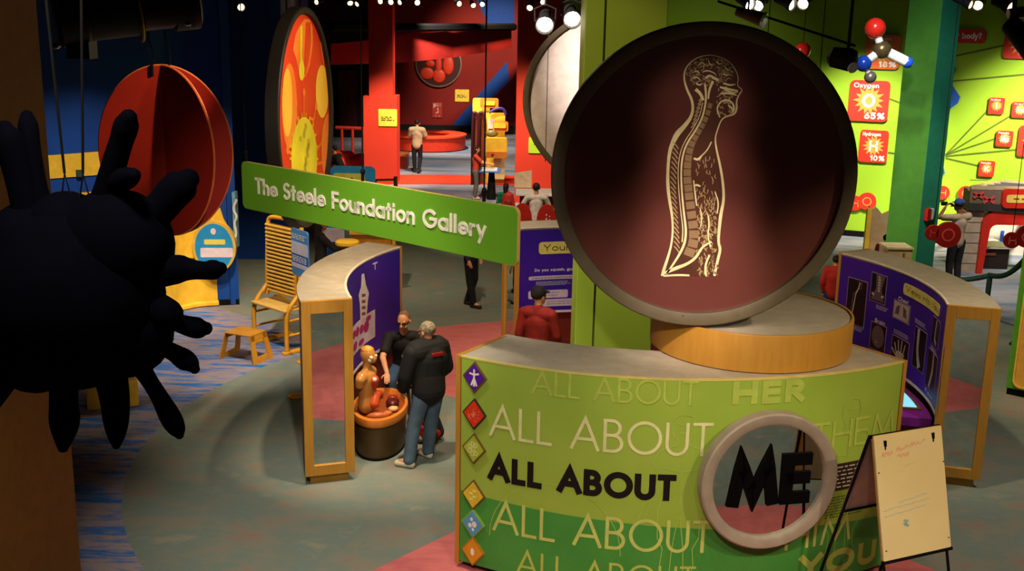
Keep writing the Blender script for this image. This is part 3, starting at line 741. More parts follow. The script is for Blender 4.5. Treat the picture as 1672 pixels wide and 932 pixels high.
for st in ([(415, 530), (414, 600), (416, 690)], [(368, 600), (372, 680), (386, 730)], [(486, 610), (474, 690), (462, 740)], [(512, 240), (530, 380)], [(310, 880), (345, 900)], [(520, 830), (490, 880)], [(350, 560), (348, 760)], [(445, 690), (470, 700)], [(520, 950), (490, 960)], [(312, 1000), (345, 1000)]):
    m.ribbon(q2(st), .04, mpR, -.05 + .005)
for cx, cy in ((415, 540), (368, 610), (486, 620), (318, 880), (522, 830)): m.sheet(q2(ell(cx, cy, 8, 24)), mpR, -.05 + .006)
m.build('orange_cells_print', mat('cell_orange', (244, 140, 44), .4, c2=(238, 110, 34), scale=1.5), RD)
m = MB(); m.sheet(inside(q2([(428, 130), (452, 130), (458, 240), (444, 360), (424, 440), (412, 420), (420, 280)])), mpR, -.05 + .0045); m.build('red_core_print', mat('cell_vermilion', (228, 66, 24), .4), RD)
m = MB(); m.sheet(inside(q2(ell(415, 930, 76, 245))), mpR, -.05 + .0065)
for a in range(12):
    x, y = 415 + 74 * math.cos(-a * .285), 930 + 240 * math.sin(-a * .285); m.ribbon(inside(q2([(x, y), (x + 10 * math.cos(-a * .285), y + 34 * math.sin(-a * .285))])), .03, mpR, -.05 + .006)
m.ribbon(q2([(400, 150), (397, 300), (401, 450)]), .1, mpR, -.05 + .005); m.sheet(q2(ell(401, 410, 16, 62)), mpR, -.05 + .0055)
m.build('virus_print', mat('cell_lemon', (232, 214, 44), .4, c2=(206, 192, 40), scale=3), RD)
m = MB()
for i in range(14):
    y = 740 + i * 24; x = 392 + random.random() * 50; m.sheet(inside(q2(ell(x, y, 8, 16 + random.random() * 14))), mpR, -.05 + .008)
m.build('virus_spots_print', mat('cell_khaki', (188, 172, 50), .4), RD)
for dz, t in ((0, RD),):
    for s in (-.3, .3): MB().cyl(cR + V((s * -nR.y, s * nR.x, 1.25)) - nR * .15, V((cR.x + s * -nR.y - nR.x * .15, cR.y + s * nR.x - nR.y * .15, CE)), .012, n=6).build('hanger', black(), t)
for s in (-.4, .4): MB().cyl(c2 + V((s, .1, 1.2)), V((c2.x + s, c2.y + .1, CE)), .012, n=6).build('hanger', black(), WD)

# ---- curved kiosks
def kiosk(label, a0, a1, ends, name='curved_exhibit_kiosk', base=None):
    RI, RO = 3.43, 3.95
    t = thing(name, label, 'kiosk', pol(3.7, (a0 + a1) / 2))
    MB().sector(K, RI + .06, RO, a0, a1, .09, H2 - .035, 32).build('body', mat('kiosk_red_brown', (110, 32, 18), .55), t)
    MB().sector(K, RI + .06, RO - .04, a0 - .1, a1 + .1, 0, .1, 32).build('plinth', mat('plinth_ochre', (168, 124, 44), .6), t)
    MB().sector(K, RI, RO + .02, a0, a1, H2 - .035, H2, 32).build('top', grey(), t)
    MB().sector(K, RI - .01, RI + .065, a0 + .1, a1 - .1, .83, H2 - .036, 32).build('panel', purple(), t)
    m = MB(); m.sector(K, RI - .016, RI + .01, a0 + .1, a1 - .1, H2 - .012, H2 + .004, 32); m.sector(K, RI - .016, RI + .02, a0 + .1, a1 - .1, .80, .835, 32); m.build('panel_edging', mat('pale_edging', (226, 208, 190), .5), t)
    for a, sg in ends:
        o = pol(RI - .012, a); u = (pol(RO + .022, a) - o); L = u.length; u.normalize()
        n = V((-math.sin(math.radians(a)), math.cos(math.radians(a)), 0)) * sg
        mp = lambda p, q, h, o=o, u=u, n=n: o + u * p + V((0, 0, q)) + n * h
        m = MB()
        for x0, y0, x1, y1 in ((0, .1, .1, H2 + .003), (L - .1, .1, L, H2 + .003), (.1, .1, L - .1, .22), (.1, H2 - .14, L - .1, H2 + .003)): m.patch(mp, x0, x1, y0, y1, .0, .045, 1)
        f = m.build('end_frame', wood(), t, bevel=.004)
        MB().patch(mp, .1, L - .1, .22, H2 - .14, .0, .018, 1).build('mirror', mirror(), f)
    return t, cylmap(RI - .01, 0, -1, True)
def ku(a): return -math.radians(a) * 3.42        # arc position of an angle on the inner face, u to the right
def kpx(px, py, R=3.42):
    v = ray(px, py); a = v.x ** 2 + v.y ** 2; b = -2 * (v.x * K[0] + v.y * K[1]); c = K[0] ** 2 + K[1] ** 2 - R * R
    t = (-b + math.sqrt(max(0, b * b - 4 * a * c))) / (2 * a); p = CAM + v * t
    g = math.degrees(math.atan2(p.y - K[1], p.x - K[0]))
    return (ku(g + 360 if g < -90 else g), p.z)
LK, mpL, = kiosk('curved grey topped kiosk with purple panel behind the anatomy torso tub', 151, 199, ((199, 1), (151, -1)))
# printed on its purple panel: a small spine model, a lung chart, a small figure
m = MB(); kx = lambda L: [kpx(x, y) for x, y in L]
def paste(L, h=.004): m.sheet(kx(L), mpL, h)
paste([(590, 448), (594, 446), (597, 465), (602, 478), (600, 492), (598, 518), (588, 522), (587, 496), (585, 482), (589, 468)])
m.ribbon(kx([(612, 428), (612, 440)]), .02, mpL, .004); m.ribbon(kx([(608, 431), (616, 428)]), .018, mpL, .004)
m.build('print_white', mat('print_lilac_white', (222, 210, 214), .5), LK)
m = MB(); m.patch(mpL, kpx(573, 540)[0], kpx(612, 516)[0], kpx(573, 588)[1], 1.40, .001, .004, 8); ch = m.build('chart', mat('print_lilac', (214, 190, 206), .5), LK)
m = MB(); u0, u1, v0, v1 = kpx(573, 540)[0], kpx(612, 516)[0], kpx(573, 588)[1], 1.40
for i, (fx, fy, rx, ry) in enumerate(((.18, .72, .08, .14), (.34, .7, .08, .16), (.22, .28, .1, .16), (.52, .64, .09, .16), (.7, .6, .1, .2), (.78, .84, .09, .1), (.5, .2, .12, .1))):
    m.sheet([(u0 + (u1 - u0) * (fx + rx * math.cos(t * .5)), v0 + (v1 - v0) * (fy + ry * math.sin(t * .5))) for t in range(12)], mpL, .008)
m.build('chart_print', mat('print_plum', (176, 40, 110), .5), LK)
m = MB()
for y in (480, 490, 500, 510): m.sheet(kx([(590, y), (596, y - 1), (596, y + 4), (590, y + 5)]), mpL, .006)
m.build('organs_print', mat('print_organ', (150, 70, 50), .5), LK)

RK, mpK = kiosk('curved kiosk with purple Views into You panel of x-ray pictures', -15, 32, ((-15, -1), (32, 1)))
pale = mat('print_butter', (226, 212, 110), .5)
def rrk(x0, y0, x1, y1, r, mp, h, px=kpx):
    return rrect(x0, y0, x1, y1, r)
ua, va = kpx(1476, 470); ub, vb = kpx(1536, 494)
m = MB(); rpatch(m, mpK, ua, 1.84, ub, 1.985, .04, .001, .006); ttl = m.build('title_plate', pale, RK)
m = MB(); text(m, 'Views into You', mpK, ua + .06, 1.885, ub - .05, .075, .11, .008); m.build('title_lettering', mat('print_black', (14, 12, 10), .5), ttl)
xm = mat('xray_black', (18, 14, 16), .35); xg = mat('xray_grey', (190, 170, 164), .4); xd = mat('xray_dim', (104, 84, 84), .4)
def quad(px0, py0, px1, py1):
    a, b = kpx(px0, py0), kpx(px1, py1); return a[0], b[1], b[0], a[1]
def plate(corners, draw):
    x0, y0, x1, y1 = corners
    m = MB(); m.patch(mpK, x0 - .012, x1 + .012, y0 - .012, y1 + .012, 0, .003, 5); f = m.build('xray_picture', mat('xray_border', (150, 110, 160), .5), RK)
    MB().patch(mpK, x0, x1, y0, y1, .003, .005, 5).build('film', xm, f)
    e = lambda x, y: (x0 + (x1 - x0) * x, y0 + (y1 - y0) * y)
    a, b = MB(), MB(); draw(a, b, e, x1 - x0); 
    if len(a.bm.verts): a.build('bone_print', xg, f)
    if len(b.bm.verts): b.build('flesh_print', xd, f)
def x_body(a, b, e, wd):
    a.ribbon([e(.62, .95), e(.56, .82), e(.44, .68), e(.4, .5), e(.36, .3), e(.3, .12)], .018, mpK, .007)
    b.ribbon([e(.5, .95), e(.72, .96), e(.7, .84), e(.56, .8), e(.3, .66), e(.28, .4), e(.2, .1)], .012, mpK, .006)
def x_pelvis(a, b, e, wd):
    b.sheet([e(.3, .98), e(.9, .98), e(.72, .5), e(.95, .05), e(.05, .05), e(.35, .5)], mpK, .006)
    for i in range(9): a.sheet([e(.46, .95 - i * .1), e(.62, .95 - i * .1), e(.62, .88 - i * .1), e(.46, .88 - i * .1)], mpK, .007)
    a.ribbon([e(.1, .28), e(.3, .2), e(.5, .12), e(.7, .2), e(.92, .28)], .03, mpK, .007)
def x_chest(a, b, e, wd):
    a.patch(mpK, e(.02, 0)[0], e(.98, 0)[0], e(0, .02)[1], e(0, .98)[1], .006, .007, 6)
    b.mi = 0
    for s in (-1, 1): b.sheet([e(.5 + s * .1, .85), e(.5 + s * .3, .7), e(.5 + s * .38, .25), e(.5 + s * .14, .3)], mpK, .013)
def x_brain(a, b, e, wd):
    b.sheet([e(.5 + .42 * math.cos(t * .4), .52 + .44 * math.sin(t * .4)) for t in range(16)], mpK, .006)
    for t in range(14): a.ribbon([e(.3 + random.random() * .4, .2 + random.random() * .6), e(.3 + random.random() * .4, .2 + random.random() * .6)], .006, mpK, .007)
def x_hand(a, b, e, wd):
    a.sheet([e(.3, .0), e(.66, .0), e(.8, .38), e(.5, .46), e(.26, .4)], mpK, .007)
    for p, q in (((.28, .36), (.16, .74)), ((.42, .42), (.36, .92)), ((.56, .42), (.58, .96)), ((.7, .38), (.8, .86)), ((.28, .2), (.02, .46))): a.ribbon([e(*p), e(*q)], .022, mpK, .0075)
def x_arm(a, b, e, wd):
    a.ribbon([e(.3, 1.0), e(.32, .5), e(.42, .28), e(.6, .05)], [.07, .06, .07, .1], mpK, .007)
def x_foot(a, b, e, wd):
    a.ribbon([e(.5, .98), e(.46, .5), e(.44, .2), e(.75, .08)], [.045, .035, .05, .04], mpK, .007); b.ribbon([e(.72, .95), e(.7, .4)], .03, mpK, .006)
def x_knee(a, b, e, wd):
    a.ribbon([e(.55, 1), e(.56, .5), e(.36, .04)], [.05, .07, .06], mpK, .007)
plate(quad(1386, 456, 1418, 516 + 25), x_body) if False else plate((kpx(1386, 460)[0], 1.2, kpx(1416, 468)[0], 1.80), x_body)
plate((kpx(1425, 445)[0], 1.60, kpx(1449, 450)[0], 1.96), x_pelvis)
plate((kpx(1460, 500)[0], 1.50, kpx(1486, 508)[0], 1.72), x_chest)
plate((kpx(1422, 545)[0], .98, kpx(1446, 550)[0], 1.32), x_brain)
plate((kpx(1457, 560)[0], .98, kpx(1484, 566)[0], 1.27), x_hand)
plate((kpx(1493, 560)[0], 1.05, kpx(1511, 572)[0], 1.53), x_arm)
plate((kpx(1525, 520)[0], 1.50, kpx(1536, 527)[0], 1.80), x_foot)
plate((kpx(1516, 580)[0], .96, kpx(1531, 590)[0], 1.4), x_knee)
plate((kpx(1545, 545)[0], 1.4, kpx(1554, 550)[0], 1.7), x_foot)
plate((kpx(1538, 600)[0], .95, kpx(1551, 605)[0], 1.33), x_knee)
m = MB()
text(m, 'Chest', mpK, kpx(1466, 500)[0], 1.735, kpx(1483, 500)[0], .05, .16, .004); text(m, 'Brain', mpK, kpx(1427, 545)[0], 1.335, kpx(1444, 545)[0], .05, .16, .004)
for px0, px1, z in ((1427, 1447, 1.54), (1460, 1487, 1.33), (1493, 1514, 1.6), (1390, 1412, 1.15), (1524, 1534, 1.44)): lines(m, mpK, kpx(px0, 540)[0], kpx(px1, 545)[0], z - .03, z + .03, 3, .006, .004)
text(m, 'Foot', mpK, kpx(1517, 580)[0], .88, kpx(1530, 588)[0], .05, .16, .004)
m.ribbon([(kpx(1552, 510)[0], 1.78), (kpx(1552, 510)[0], 1.98)], .02, mpK, .004); m.ribbon([(kpx(1549, 510)[0], 1.95), (kpx(1555, 510)[0], 1.99)], .016, mpK, .004)
m.build('captions_print', white(), RK)
# console below it
con = thing('purple_touch_console', 'purple console shelf with a lit blue screen below the x-ray panel', 'console', pol(3.1, 0, 0))
m = MB(); m.sector(K, 2.86, 3.415, -13, 9, .60, .72, 14); m.build('console_body', mat('violet_laminate', (128, 36, 150), .45), con, bevel=.01)
m = MB(); m.sector(K, 3.0, 3.40, -12, 8, 0, .60, 14); m.build('console_pedestal', mat('kiosk_red_brown', (110, 32, 18), .55), con)
m = MB(); m.sector(K, 2.94, 3.34, -8.5, 3.5, .72, .735, 8); b_ = m.build('screen_bezel', mat('bezel_wood', (120, 84, 44), .5), con)
MB().sector(K, 2.985, 3.295, -7.6, 2.6, .735, .739, 8).build('screen', mat('screen_blue', (120, 196, 226), .3, emit=.55, c2=(150, 214, 236), scale=3), b_)

BK, mpB = kiosk('curved kiosk behind the lime column with purple Your panel and grey top', 64, 114, ((114, 1),), )
bx = lambda px, py: kpx(px, py)
m = MB(); ua = bx(880, 400)[0]; rpatch(m, mpB, ua, 1.70, ua + .95, 1.88, .05, .001, .006); tp = m.build('title_plate', pale, BK)
m = MB(); text(m, 'Your Life', mpB, ua + .07, 1.745, ua + .86, .1, .12, .008); m.build('title_lettering', mat('print_black', (14, 12, 10), .5), tp)
m = MB(); text(m, 'Do you squash, gurgle, thump', mpB, bx(873, 440)[0], 1.44, bx(873, 440)[0] + .92, .045, .18, .004)
lines(m, mpB, bx(875, 470)[0], bx(875, 470)[0] + .6, 1.22, 1.29, 4, .005, .004); m.build('caption_print', white(), BK)
m = MB(); u = bx(863, 455)[0]
for a, b, c, d in ((0, 1.315, 1.1, 1.37), (0, 1.03, .62, 1.15), (.2, .90, 1.3, 1.01)): rpatch(m, mpB, u + a, b, u + c, d, .025, .001, .004)
cp = m.build('caption_strip', mat('print_lavender', (206, 190, 206), .5), BK)
m = MB()
for a, b, c, d in ((.05, 1.33, 1.0, 1.355), (.05, 1.05, .55, 1.13), (.3, .92, 1.2, .99)): lines(m, mpB, u + a, u + c, b, d, 2, .008, .006)
m.build('strip_print', mat('print_mauve', (120, 90, 130), .5), cp)

# ================================================================== HANGING SIGN, BALL, VIRUS, LIGHT FITTINGS
ST = thing('hanging_gallery_sign', 'long green hanging sign lettered The Steele Foundation Gallery', 'sign', P(620, 340, 10.6))
a, b = P(394, 264, 11.9), P(846, 340, 9.25)
zt, zb = 3.535, 3.025
u = V((b.x - a.x, b.y - a.y, 0)); LS = u.length; u.normalize(); nS = u.cross(V((0, 0, 1)))
mpS = lambda p, q, h: V((a.x, a.y, zb)) + u * p + V((0, 0, q)) + nS * h
HS = zt - zb
MB().prism(rrect(0, 0, LS, HS, .065, 7), mpS, -.035, 0).build('edge', mat('sign_edge', (206, 170, 96), .5), ST)
MB().prism(rrect(.004, .004, LS - .004, HS - .004, .062, 7), mpS, 0, .004).build('face', mat('sign_green', (104, 160, 34), .55, c2=(98, 152, 32), scale=1), ST)
def onS(px, py):
    q = on(V((a.x, a.y, 0)), nS, px, py) - V((a.x, a.y, zb)); return q.dot(u), q.z
m = MB(); s0, s1 = onS(418, 305), onS(794, 390)
text(m, 'The Steele Foundation Gallery', mpS, s0[0], HS * .37, s1[0], HS * .34, .165, .004, .014); m.build('lettering', mat('letter_cream', (244, 232, 214), .5), ST)
for px, py in ((400, 268), (590, 300), (788, 328)):
    s = onS(px, py)[0]; s = min(max(s, .06), LS - .06); p = mpS(s, HS, -.018)
    m = MB(); m.cyl(p, (p.x, p.y, CE), .007, n=6); m.cyl(p, p + V((0, 0, .07)), .016, n=8); m.ball(p + V((0, 0, .09)), .024, 10, (1, 1, 1.4)); m.build('cable', black(), ST)

# ball of crossed red discs
BC = P(271, 247, 13.0)
BR = .985
bl = thing('crossed_disc_ball', 'big hanging red ball made of upright discs crossing at its axis', 'hanging model', BC)
rm = mat('ball_red', (178, 40, 22), .55, c2=(168, 36, 20), scale=2)
for i, ang in enumerate((2, -66)):
    n = V((math.sin(math.radians(ang)), -math.cos(math.radians(ang)), 0))
    n = n if i == 0 else V((.52, .85, 0)).normalized()
    kx_ = .78 if i == 0 else .80
    t_ = V((0, 0, 1)).cross(n)
    m = MB(); N = 72
    pr = [(BR * kx_ * math.cos(6.2832 * k / N), BR * math.sin(6.2832 * k / N)) for k in range(N)]
    o = m.prism(pr, (lambda p, q, h, n=n, t_=t_: BC + t_ * p + V((0, 0, q)) + n * h), -.02 + i * .001, .02)
    m.build('crossed_disc', rm, bl)
    m = MB(); m.tube([BC + t_ * p * 1.003 + V((0, 0, q * 1.003)) for p, q in pr], .012, 6, closed=True); m.build('rim', mat('rim_lit_orange', (232, 130, 70), .4), bl)  # paler rim tube: glint of the lit disc edges put into the colour
for dx, py in ((-.1, 100), (.09, 92)):
    p = BC + V((dx, -.0, BR * .985)); m = MB(); m.tube([p, p + V((.02, 0, .16)), p + V((-.03, 0, .3)), V((p.x - .05, p.y, CE - .01))], .009, 6); m.tube([p + V((0, -.03, .02)), p + V((.0, -.03, -.1))], .02, 6); m.build('hook', black(), bl)

# virus model hanging close to the balcony
VY = 4.6
vb = thing('virus_model', 'black knobbly virus model hanging in shadow by the ochre column', 'hanging model', P(120, 485, VY))
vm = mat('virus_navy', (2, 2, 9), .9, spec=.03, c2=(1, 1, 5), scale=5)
sc = VY / F_PX
def vp(x, y, d=0): return P(x, y, VY + d)
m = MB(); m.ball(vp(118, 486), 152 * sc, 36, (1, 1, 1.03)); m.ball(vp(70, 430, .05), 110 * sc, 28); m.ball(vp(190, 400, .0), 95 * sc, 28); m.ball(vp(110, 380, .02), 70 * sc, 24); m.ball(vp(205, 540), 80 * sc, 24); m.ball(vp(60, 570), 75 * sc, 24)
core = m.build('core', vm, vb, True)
spikes = [
 [(150, 380, 26), (172, 320, 22), (188, 262, 20), (200, 225, 19), (206, 205, 21), (210, 192, 14)],
 [(175, 300, 18), (206, 292, 20), (218, 286, 12)],
 [(215, 385, 34), (258, 345, 27), (285, 312, 29), (300, 300, 28), (308, 292, 18)],
 [(232, 446, 34), (262, 446, 24), (290, 438, 26), (312, 440, 17), (336, 442, 15), (350, 440, 18), (360, 438, 11)],
 [(230, 505, 36), (262, 506, 28), (276, 512, 24)],
 [(240, 522, 20), (280, 524, 14), (310, 533, 18), (326, 536, 19), (336, 536, 12)],
 [(215, 540, 26), (250, 560, 15), (282, 574, 14), (300, 586, 19), (312, 594, 16), (318, 602, 9)],
 [(215, 575, 22), (240, 615, 14), (262, 650, 15), (280, 684, 20), (290, 702, 15), (293, 710, 8)],
 [(180, 610, 28), (188, 650, 25), (190, 690, 22), (190, 716, 14), (190, 726, 8)],
 [(105, 620, 24), (104, 660, 24), (106, 690, 27), (104, 716, 17), (103, 730, 10)],
 [(80, 390, 26), (62, 320, 17), (50, 240, 15), (46, 205, 17), (44, 190, 11)],
 [(60, 400, 30), (40, 320, 23), (22, 250, 24), (14, 225, 24), (8, 210, 14)],
 [(50, 560, 26), (20, 604, 22), (-10, 646, 21), (-30, 676, 18)],
 [(40, 450, 30), (-20, 380, 24), (-60, 340, 26)], [(30, 510, 30), (-40, 520, 26), (-80, 524, 28)],
]
for i, s in enumerate(spikes):
    d = [-.1, -.16, .02, -.06, -.1, .05, -.05, .06, -.04, .05, .1, 0, .05, 0, 0][i]
    pts = smooth([tuple(vp(x, y, d * k / max(1, len(s) - 1))) + (r * sc,) for k, (x, y, r) in enumerate(s)], 2)
    m = MB(); pp = [p[:3] for p in pts]; rs = [p[3] for p in pts]
    dirv = (V(pp[-1]) - V(pp[-2])).normalized(); r = rs[-1]
    pp += [V(pp[-1]) + dirv * r * f for f in (.5, .8, .95)]; rs += [r * .85, r * .55, r * .15]
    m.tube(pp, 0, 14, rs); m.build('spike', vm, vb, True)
for x in (108, 138):
    p = vp(x, 318); q = vp(x - (34 if x == 108 else 3), 0)
    d = (q - p).normalized(); L = (CE - .02 - p.z) / d.z
    m = MB(); m.tube([p + V((0, 0, .09)), p + V((0, 0, .09)) + d * (L - .08)], .006, 6); m.tube([p + V((0, 0, .09)), p + V((.03, 0, -.06)), p + V((-.03, 0, -.06))], .006, 6, closed=True); m.build('cable', black(), vb)

# stage lamps
lens = mat('lamp_lens', (255, 240, 205), .3, emit=14); lensd = mat('lamp_lens_dim', (255, 214, 150), .3, emit=4)
def lamp_proto(name, label, lensm, s=1.0):
    t = thing(name, label, 'stage lamp')
    m = MB(); m.lathe([(.05, -.26), (.085, -.24), (.09, -.02), (.125, .10), (.125, .16), (.115, .16), (.08, .0)], (0, 0, 0), (0, -.94, -.34), 20, caps=(True, True)); m.build('housing', black(), t, True)
    m = MB(); m.ball(V((0, -.94, -.34)) * .1, .10, 14, (1, .5, 1)); m.build('lens', lensm, t, True)
    m = MB(); m.tube([(-.13, 0, 0), (-.14, 0, .16), (0, 0, .22), (.14, 0, .16), (.13, 0, 0)], .012, 6); m.build('yoke', black(), t)
    m = MB(); m.cyl((0, 0, .2), (0, 0, 1.2), .016, n=8); m.build('drop_pole', black(), t)
    return t
lp = lamp_proto('stage_lamp', 'bright stage lamp glaring beside the lime column', lens)
lp.location = P(933, 26, 15.2); lp.rotation_euler = (0, 0, .05)
q = dup(lp, P(890, 35, 15.0), -.05, 'bright stage lamp glaring in front of the scarlet wall')
hang = 'far stage lamps along the top'
lf = lamp_proto('stage_lamp', 'small stage lamp hanging at the top of the red gallery', lensd); lf['group'] = hang
row = [(392, 10, 21), (440, 3, 26), (520, 2, 28), (571, 2, 27), (586, 4, 28.2), (624, 1, 26), (640, 2, 27), (656, 2, 28), (681, 3, 28), (748, 5, 28), (772, 7, 30), (788, 6, 31), (866, 10, 24), (884, 2, 25)]
for i, (px, py, Y) in enumerate(row):
    o = lf if i == 0 else dup(lf); o.location = P(px, py, Y); o.rotation_euler = (random.uniform(-.2, .3), 0, random.uniform(-.7, .7)); o.scale = (.62,) * 3
    if i == 0: o['group'] = ''; del o['group']; o['label'] = 'small lit stage lamp hanging alone before the navy wall'
    else: o['label'] = 'small stage lamp hanging in the row above the red gallery'; o['group'] = hang
row2 = [(1218, 4, 15.6), (1242, 6, 16.2), (1284, 4, 15.6), (1314, 3, 16.4)]
for i, (px, py, Y) in enumerate(row2):
    o = dup(lp, P(px, py, Y), [.5, -.6, .8, -.5][i], 'stage lamp hanging at the top above the spine disc'); o.scale = (.7,) * 3; o['group'] = 'lamps above the spine disc'
for i, (px, py, Y) in enumerate([(1576, 3, 17), (1598, 6, 17.8), (1640, 8, 15)]):
    o = dup(lf, P(px, py, Y), [.8, -.5, .6][i], 'stage lamp hanging at the top right of the green column'); o['group'] = 'lamps beyond the green column'; o.scale = (.7,) * 3
# black lamp near the molecule, on a pole with a long arm
t = thing('pole_lamp', 'black box lamp on a ceiling pole with a long slanting arm', 'stage lamp', P(1385, 98, 14.5))
Yl = 14.5
p0 = P(1385, 80, Yl); MB().tube([P(1396, -40, Yl), p0], .022, 8).build('pole', black(), t)
MB().tube([P(1172, 2, Yl + .75), P(1397, 75, Yl + .04)], .016, 8).build('arm', black(), t)
m = MB(); A = P(1352, 92, Yl); B = P(1402, 100, Yl - .2); ax = (B - A).normalized(); m.grid([m.ring(A + ax * f, ax, r, 4) for f, r in ((0, .07), (.05, .13), (.28, .15), (.36, .12))], True, (True, True)); m.build('housing', black(), t, bevel=.01)
m = MB(); m.lathe([(.07, .0), (.07, .02)], P(1392, 110, Yl - .32), (.3, -.9, -.4), 14); m.build('lens', mat('lens_glass', (220, 220, 230), .1, .3), t)
MB().tube([p0, P(1380, 92, Yl)], .03, 8).build('yoke', black(), t)
t = thing('arm_lamp', 'small brass-lit lamp clamped to the slanting arm over the spine disc', 'stage lamp', P(1225, 26, Yl + .2))
A, B = P(1203, 18, Yl + .1), P(1245, 32, Yl - .05); MB().cyl(A, B, .06, .09, 14).build('housing', mat('bronze', (84, 58, 34), .4, .6), t)
MB().tube([P(1222, 20, Yl + .1), P(1224, -20, Yl + .1)], .014, 6).build('bracket', black(), t); MB().cyl(B, B + (B - A).normalized() * .04, .095, .1, 14).build('lens', mat('lens_glass', (220, 220, 230), .1, .3), t)
# big theatre lantern at the top left and its clamp ring
t = thing('theatre_lantern', 'huge dark theatre lantern looming above the red ball', 'stage lamp', P(220, 20, 6.0))
YL = 6.0
A, B = P(95, 30, YL), P(320, 6, YL + .3); ax = (B - A).normalized()
q = lambda f: A + (B - A) * f
m = MB(); L = (B - A).length; m.lathe([(.13, -.02), (.15, 0), (.15, L * .18), (.135, L * .2), (.135, L * .55), (.115, L * .56), (.115, L * .8), (.135, L * .82), (.135, L * 1.0), (.1, L * 1.02)], A, ax, 24); m.build('barrel', mat('lantern_black', (9, 8, 8), .5), t, True)
m = MB(); m.lathe([(.09, 0), (.09, L * .3), (.115, L * .34), (.115, L * .38)], q(.62) + V((0, -.05, -.02)), ax, 20); m.build('lens_tube', mat('lantern_brown', (60, 30, 16), .4), t, True)
m = MB(); rg = m.ring(q(.56), ax, .165, 28); m.tube(rg[2:24], .008, 6); m.build('gel_ring', mat('brass', (190, 150, 60), .35, .8), t)
m = MB(); m.box(-.06, -.06, -.05, .06, .06, .05); o = m.build('clamp', mat('lantern_black', (9, 8, 8), .5), t); o.matrix_parent_inverse = Matrix(); o.location = q(.15) - t.location + V((0, 0, -.17))
MB().tube([q(.5) + V((0, 0, .1)), V((q(.5).x, q(.5).y, CE))], .03, 8).build('yoke', mat('lantern_black', (9, 8, 8), .5), t)
for f, dz in ((.02, -.14), (.97, -.1)): MB().ball(q(f) + V((0, -.1, dz)), .018, 8, (1.6, 1, 1)).build('knob', mat('chrome', (220, 210, 200), .2, 1), t)
# fixture at the top right
t = thing('corner_lantern', 'dark theatre lantern hanging before the green wall by a red tile', 'stage lamp', P(1660, 50, 12))
A, B = P(1650, 40, 12), P(1700, 95, 11.6); m = MB(); m.cyl(A, B, .1, .14, 18); m.build('barrel', black(), t, True); MB().tube([A, P(1655, 20, 12), P(1690, 10, 12)], .03, 8).build('yoke', black(), t); MB().tube([P(1655, 20, 12), V((P(1655, 20, 12).x, 12, CE))], .025, 8).build('pole', black(), t)
m = MB(); m.cyl(P(1646, 22, 12), P(1672, 20, 12), .05, .06, 12); m.build('lens_tube', mat('bronze', (84, 58, 34), .4, .6), t)

# molecule hanging in front of the tiles
YM = 17.0; t = thing('molecule_model', 'hanging molecule of red, blue and bronze balls on white rods', 'hanging model', P(1440, 80, YM)); sM = YM * 1.03 / F_PX
at_ = {'r': (1429, 46, 16), 'c': (1440, 81, 14), 'b': (1410, 104, 12.5), 'g': (1421, 126, 9.5), 'b2': (1482, 102, 9)}
for k, mm in (('r', mat('ball_gloss_red', (214, 40, 26), .25, coat=.5)), ('c', mat('ball_bronze', (128, 110, 70), .25, .7)), ('b', mat('ball_gloss_blue', (24, 66, 170), .25, coat=.5)), ('g', mat('ball_silver', (150, 140, 130), .3, .6)), ('b2', mat('ball_gloss_blue', (24, 66, 170)))):
    x, y, r = at_[k]; MB().ball(P(x, y, YM), r * sM, 24).build('atom', mm, t, True)
rod = mat('rod_white', (240, 236, 226), .4)
for i, j, r in (('r', 'c', 6), ('c', 'b', 6.5), ('c', 'b2', 8), ('b', 'g', 4)):
    (x0, y0, _), (x1, y1, _) = at_[i], at_[j]; MB().cyl(P(x0, y0, YM), P(x1, y1, YM), r * sM, n=14).build('rod', rod, t, True)
MB().cyl(P(1429, 32, YM), V((P(1429, 32, YM).x, YM, CE)), .005, n=6).build('cable', black(), t)
p = P(1311, 82, 17.4); t = thing('red_ball_model', 'red ball peeping out behind the rim of the spine disc', 'hanging model', p); MB().ball(p, .12, 20).build('ball', MATS['ball_gloss_red'], t, True); MB().cyl(p, V((p.x, p.y, CE)), .005, n=6).build('cable', black(), t)

# ================================================================== FURNITURE AND EXHIBITS ON THE FLOOR
# ---- tub with the anatomy torso
TC = V((-1.565, 12.74, 0)); AX = dict(sx=(0, 1, 0), q=.55)
tb = thing('anatomy_tub', 'oval brown tub with orange rim holding organ pieces before purple panel', 'tub', TC)
tubm = mat('tub_olive', (92, 70, 38), .5); trim_ = mat('tub_orange', (222, 130, 48), .4)
m = MB(); m.lathe([(.52, 0), (.54, .04), (.57, .44), (.52, .44), (.50, .40)], TC, (0, 0, 1), 48, caps=(True, True), **AX); m.build('tub_body', tubm, tb, True)
m = MB(); m.lathe([(.52, .44), (.60, .43), (.612, .47), (.60, .52), (.54, .53), (.52, .47), (.52, .44)], TC, (0, 0, 1), 48, caps=(False, False), **AX); m.build('tub_rim', trim_, tb, True)
m = MB(); m.lathe([(.525, .43), (.525, .465)], TC, (0, 0, 1), 48, **AX); m.build('tub_tray', mat('tub_dark', (150, 72, 24), .5), tb)
m = MB(); m.lathe([(.548, 0), (.548, .025)], TC, (0, 0, 1), 40, **AX); m.build('base_ring', black(), tb)
org = [('liver', (.14, .06), (86, 24, 18), (.08, .1, .05)), ('lung', (.02, -.40), (196, 96, 44), (.13, .05, .045)), ('intestine', (.17, -.13), (224, 176, 120), (.06, .05, .035)), ('kidney', (.12, .27), (140, 44, 28), (.06, .05, .035)), ('stomach', (-.08, .34), (170, 60, 30), (.08, .06, .05)), ('heart', (.12, -.27), (214, 120, 50), (.05, .04, .03))]
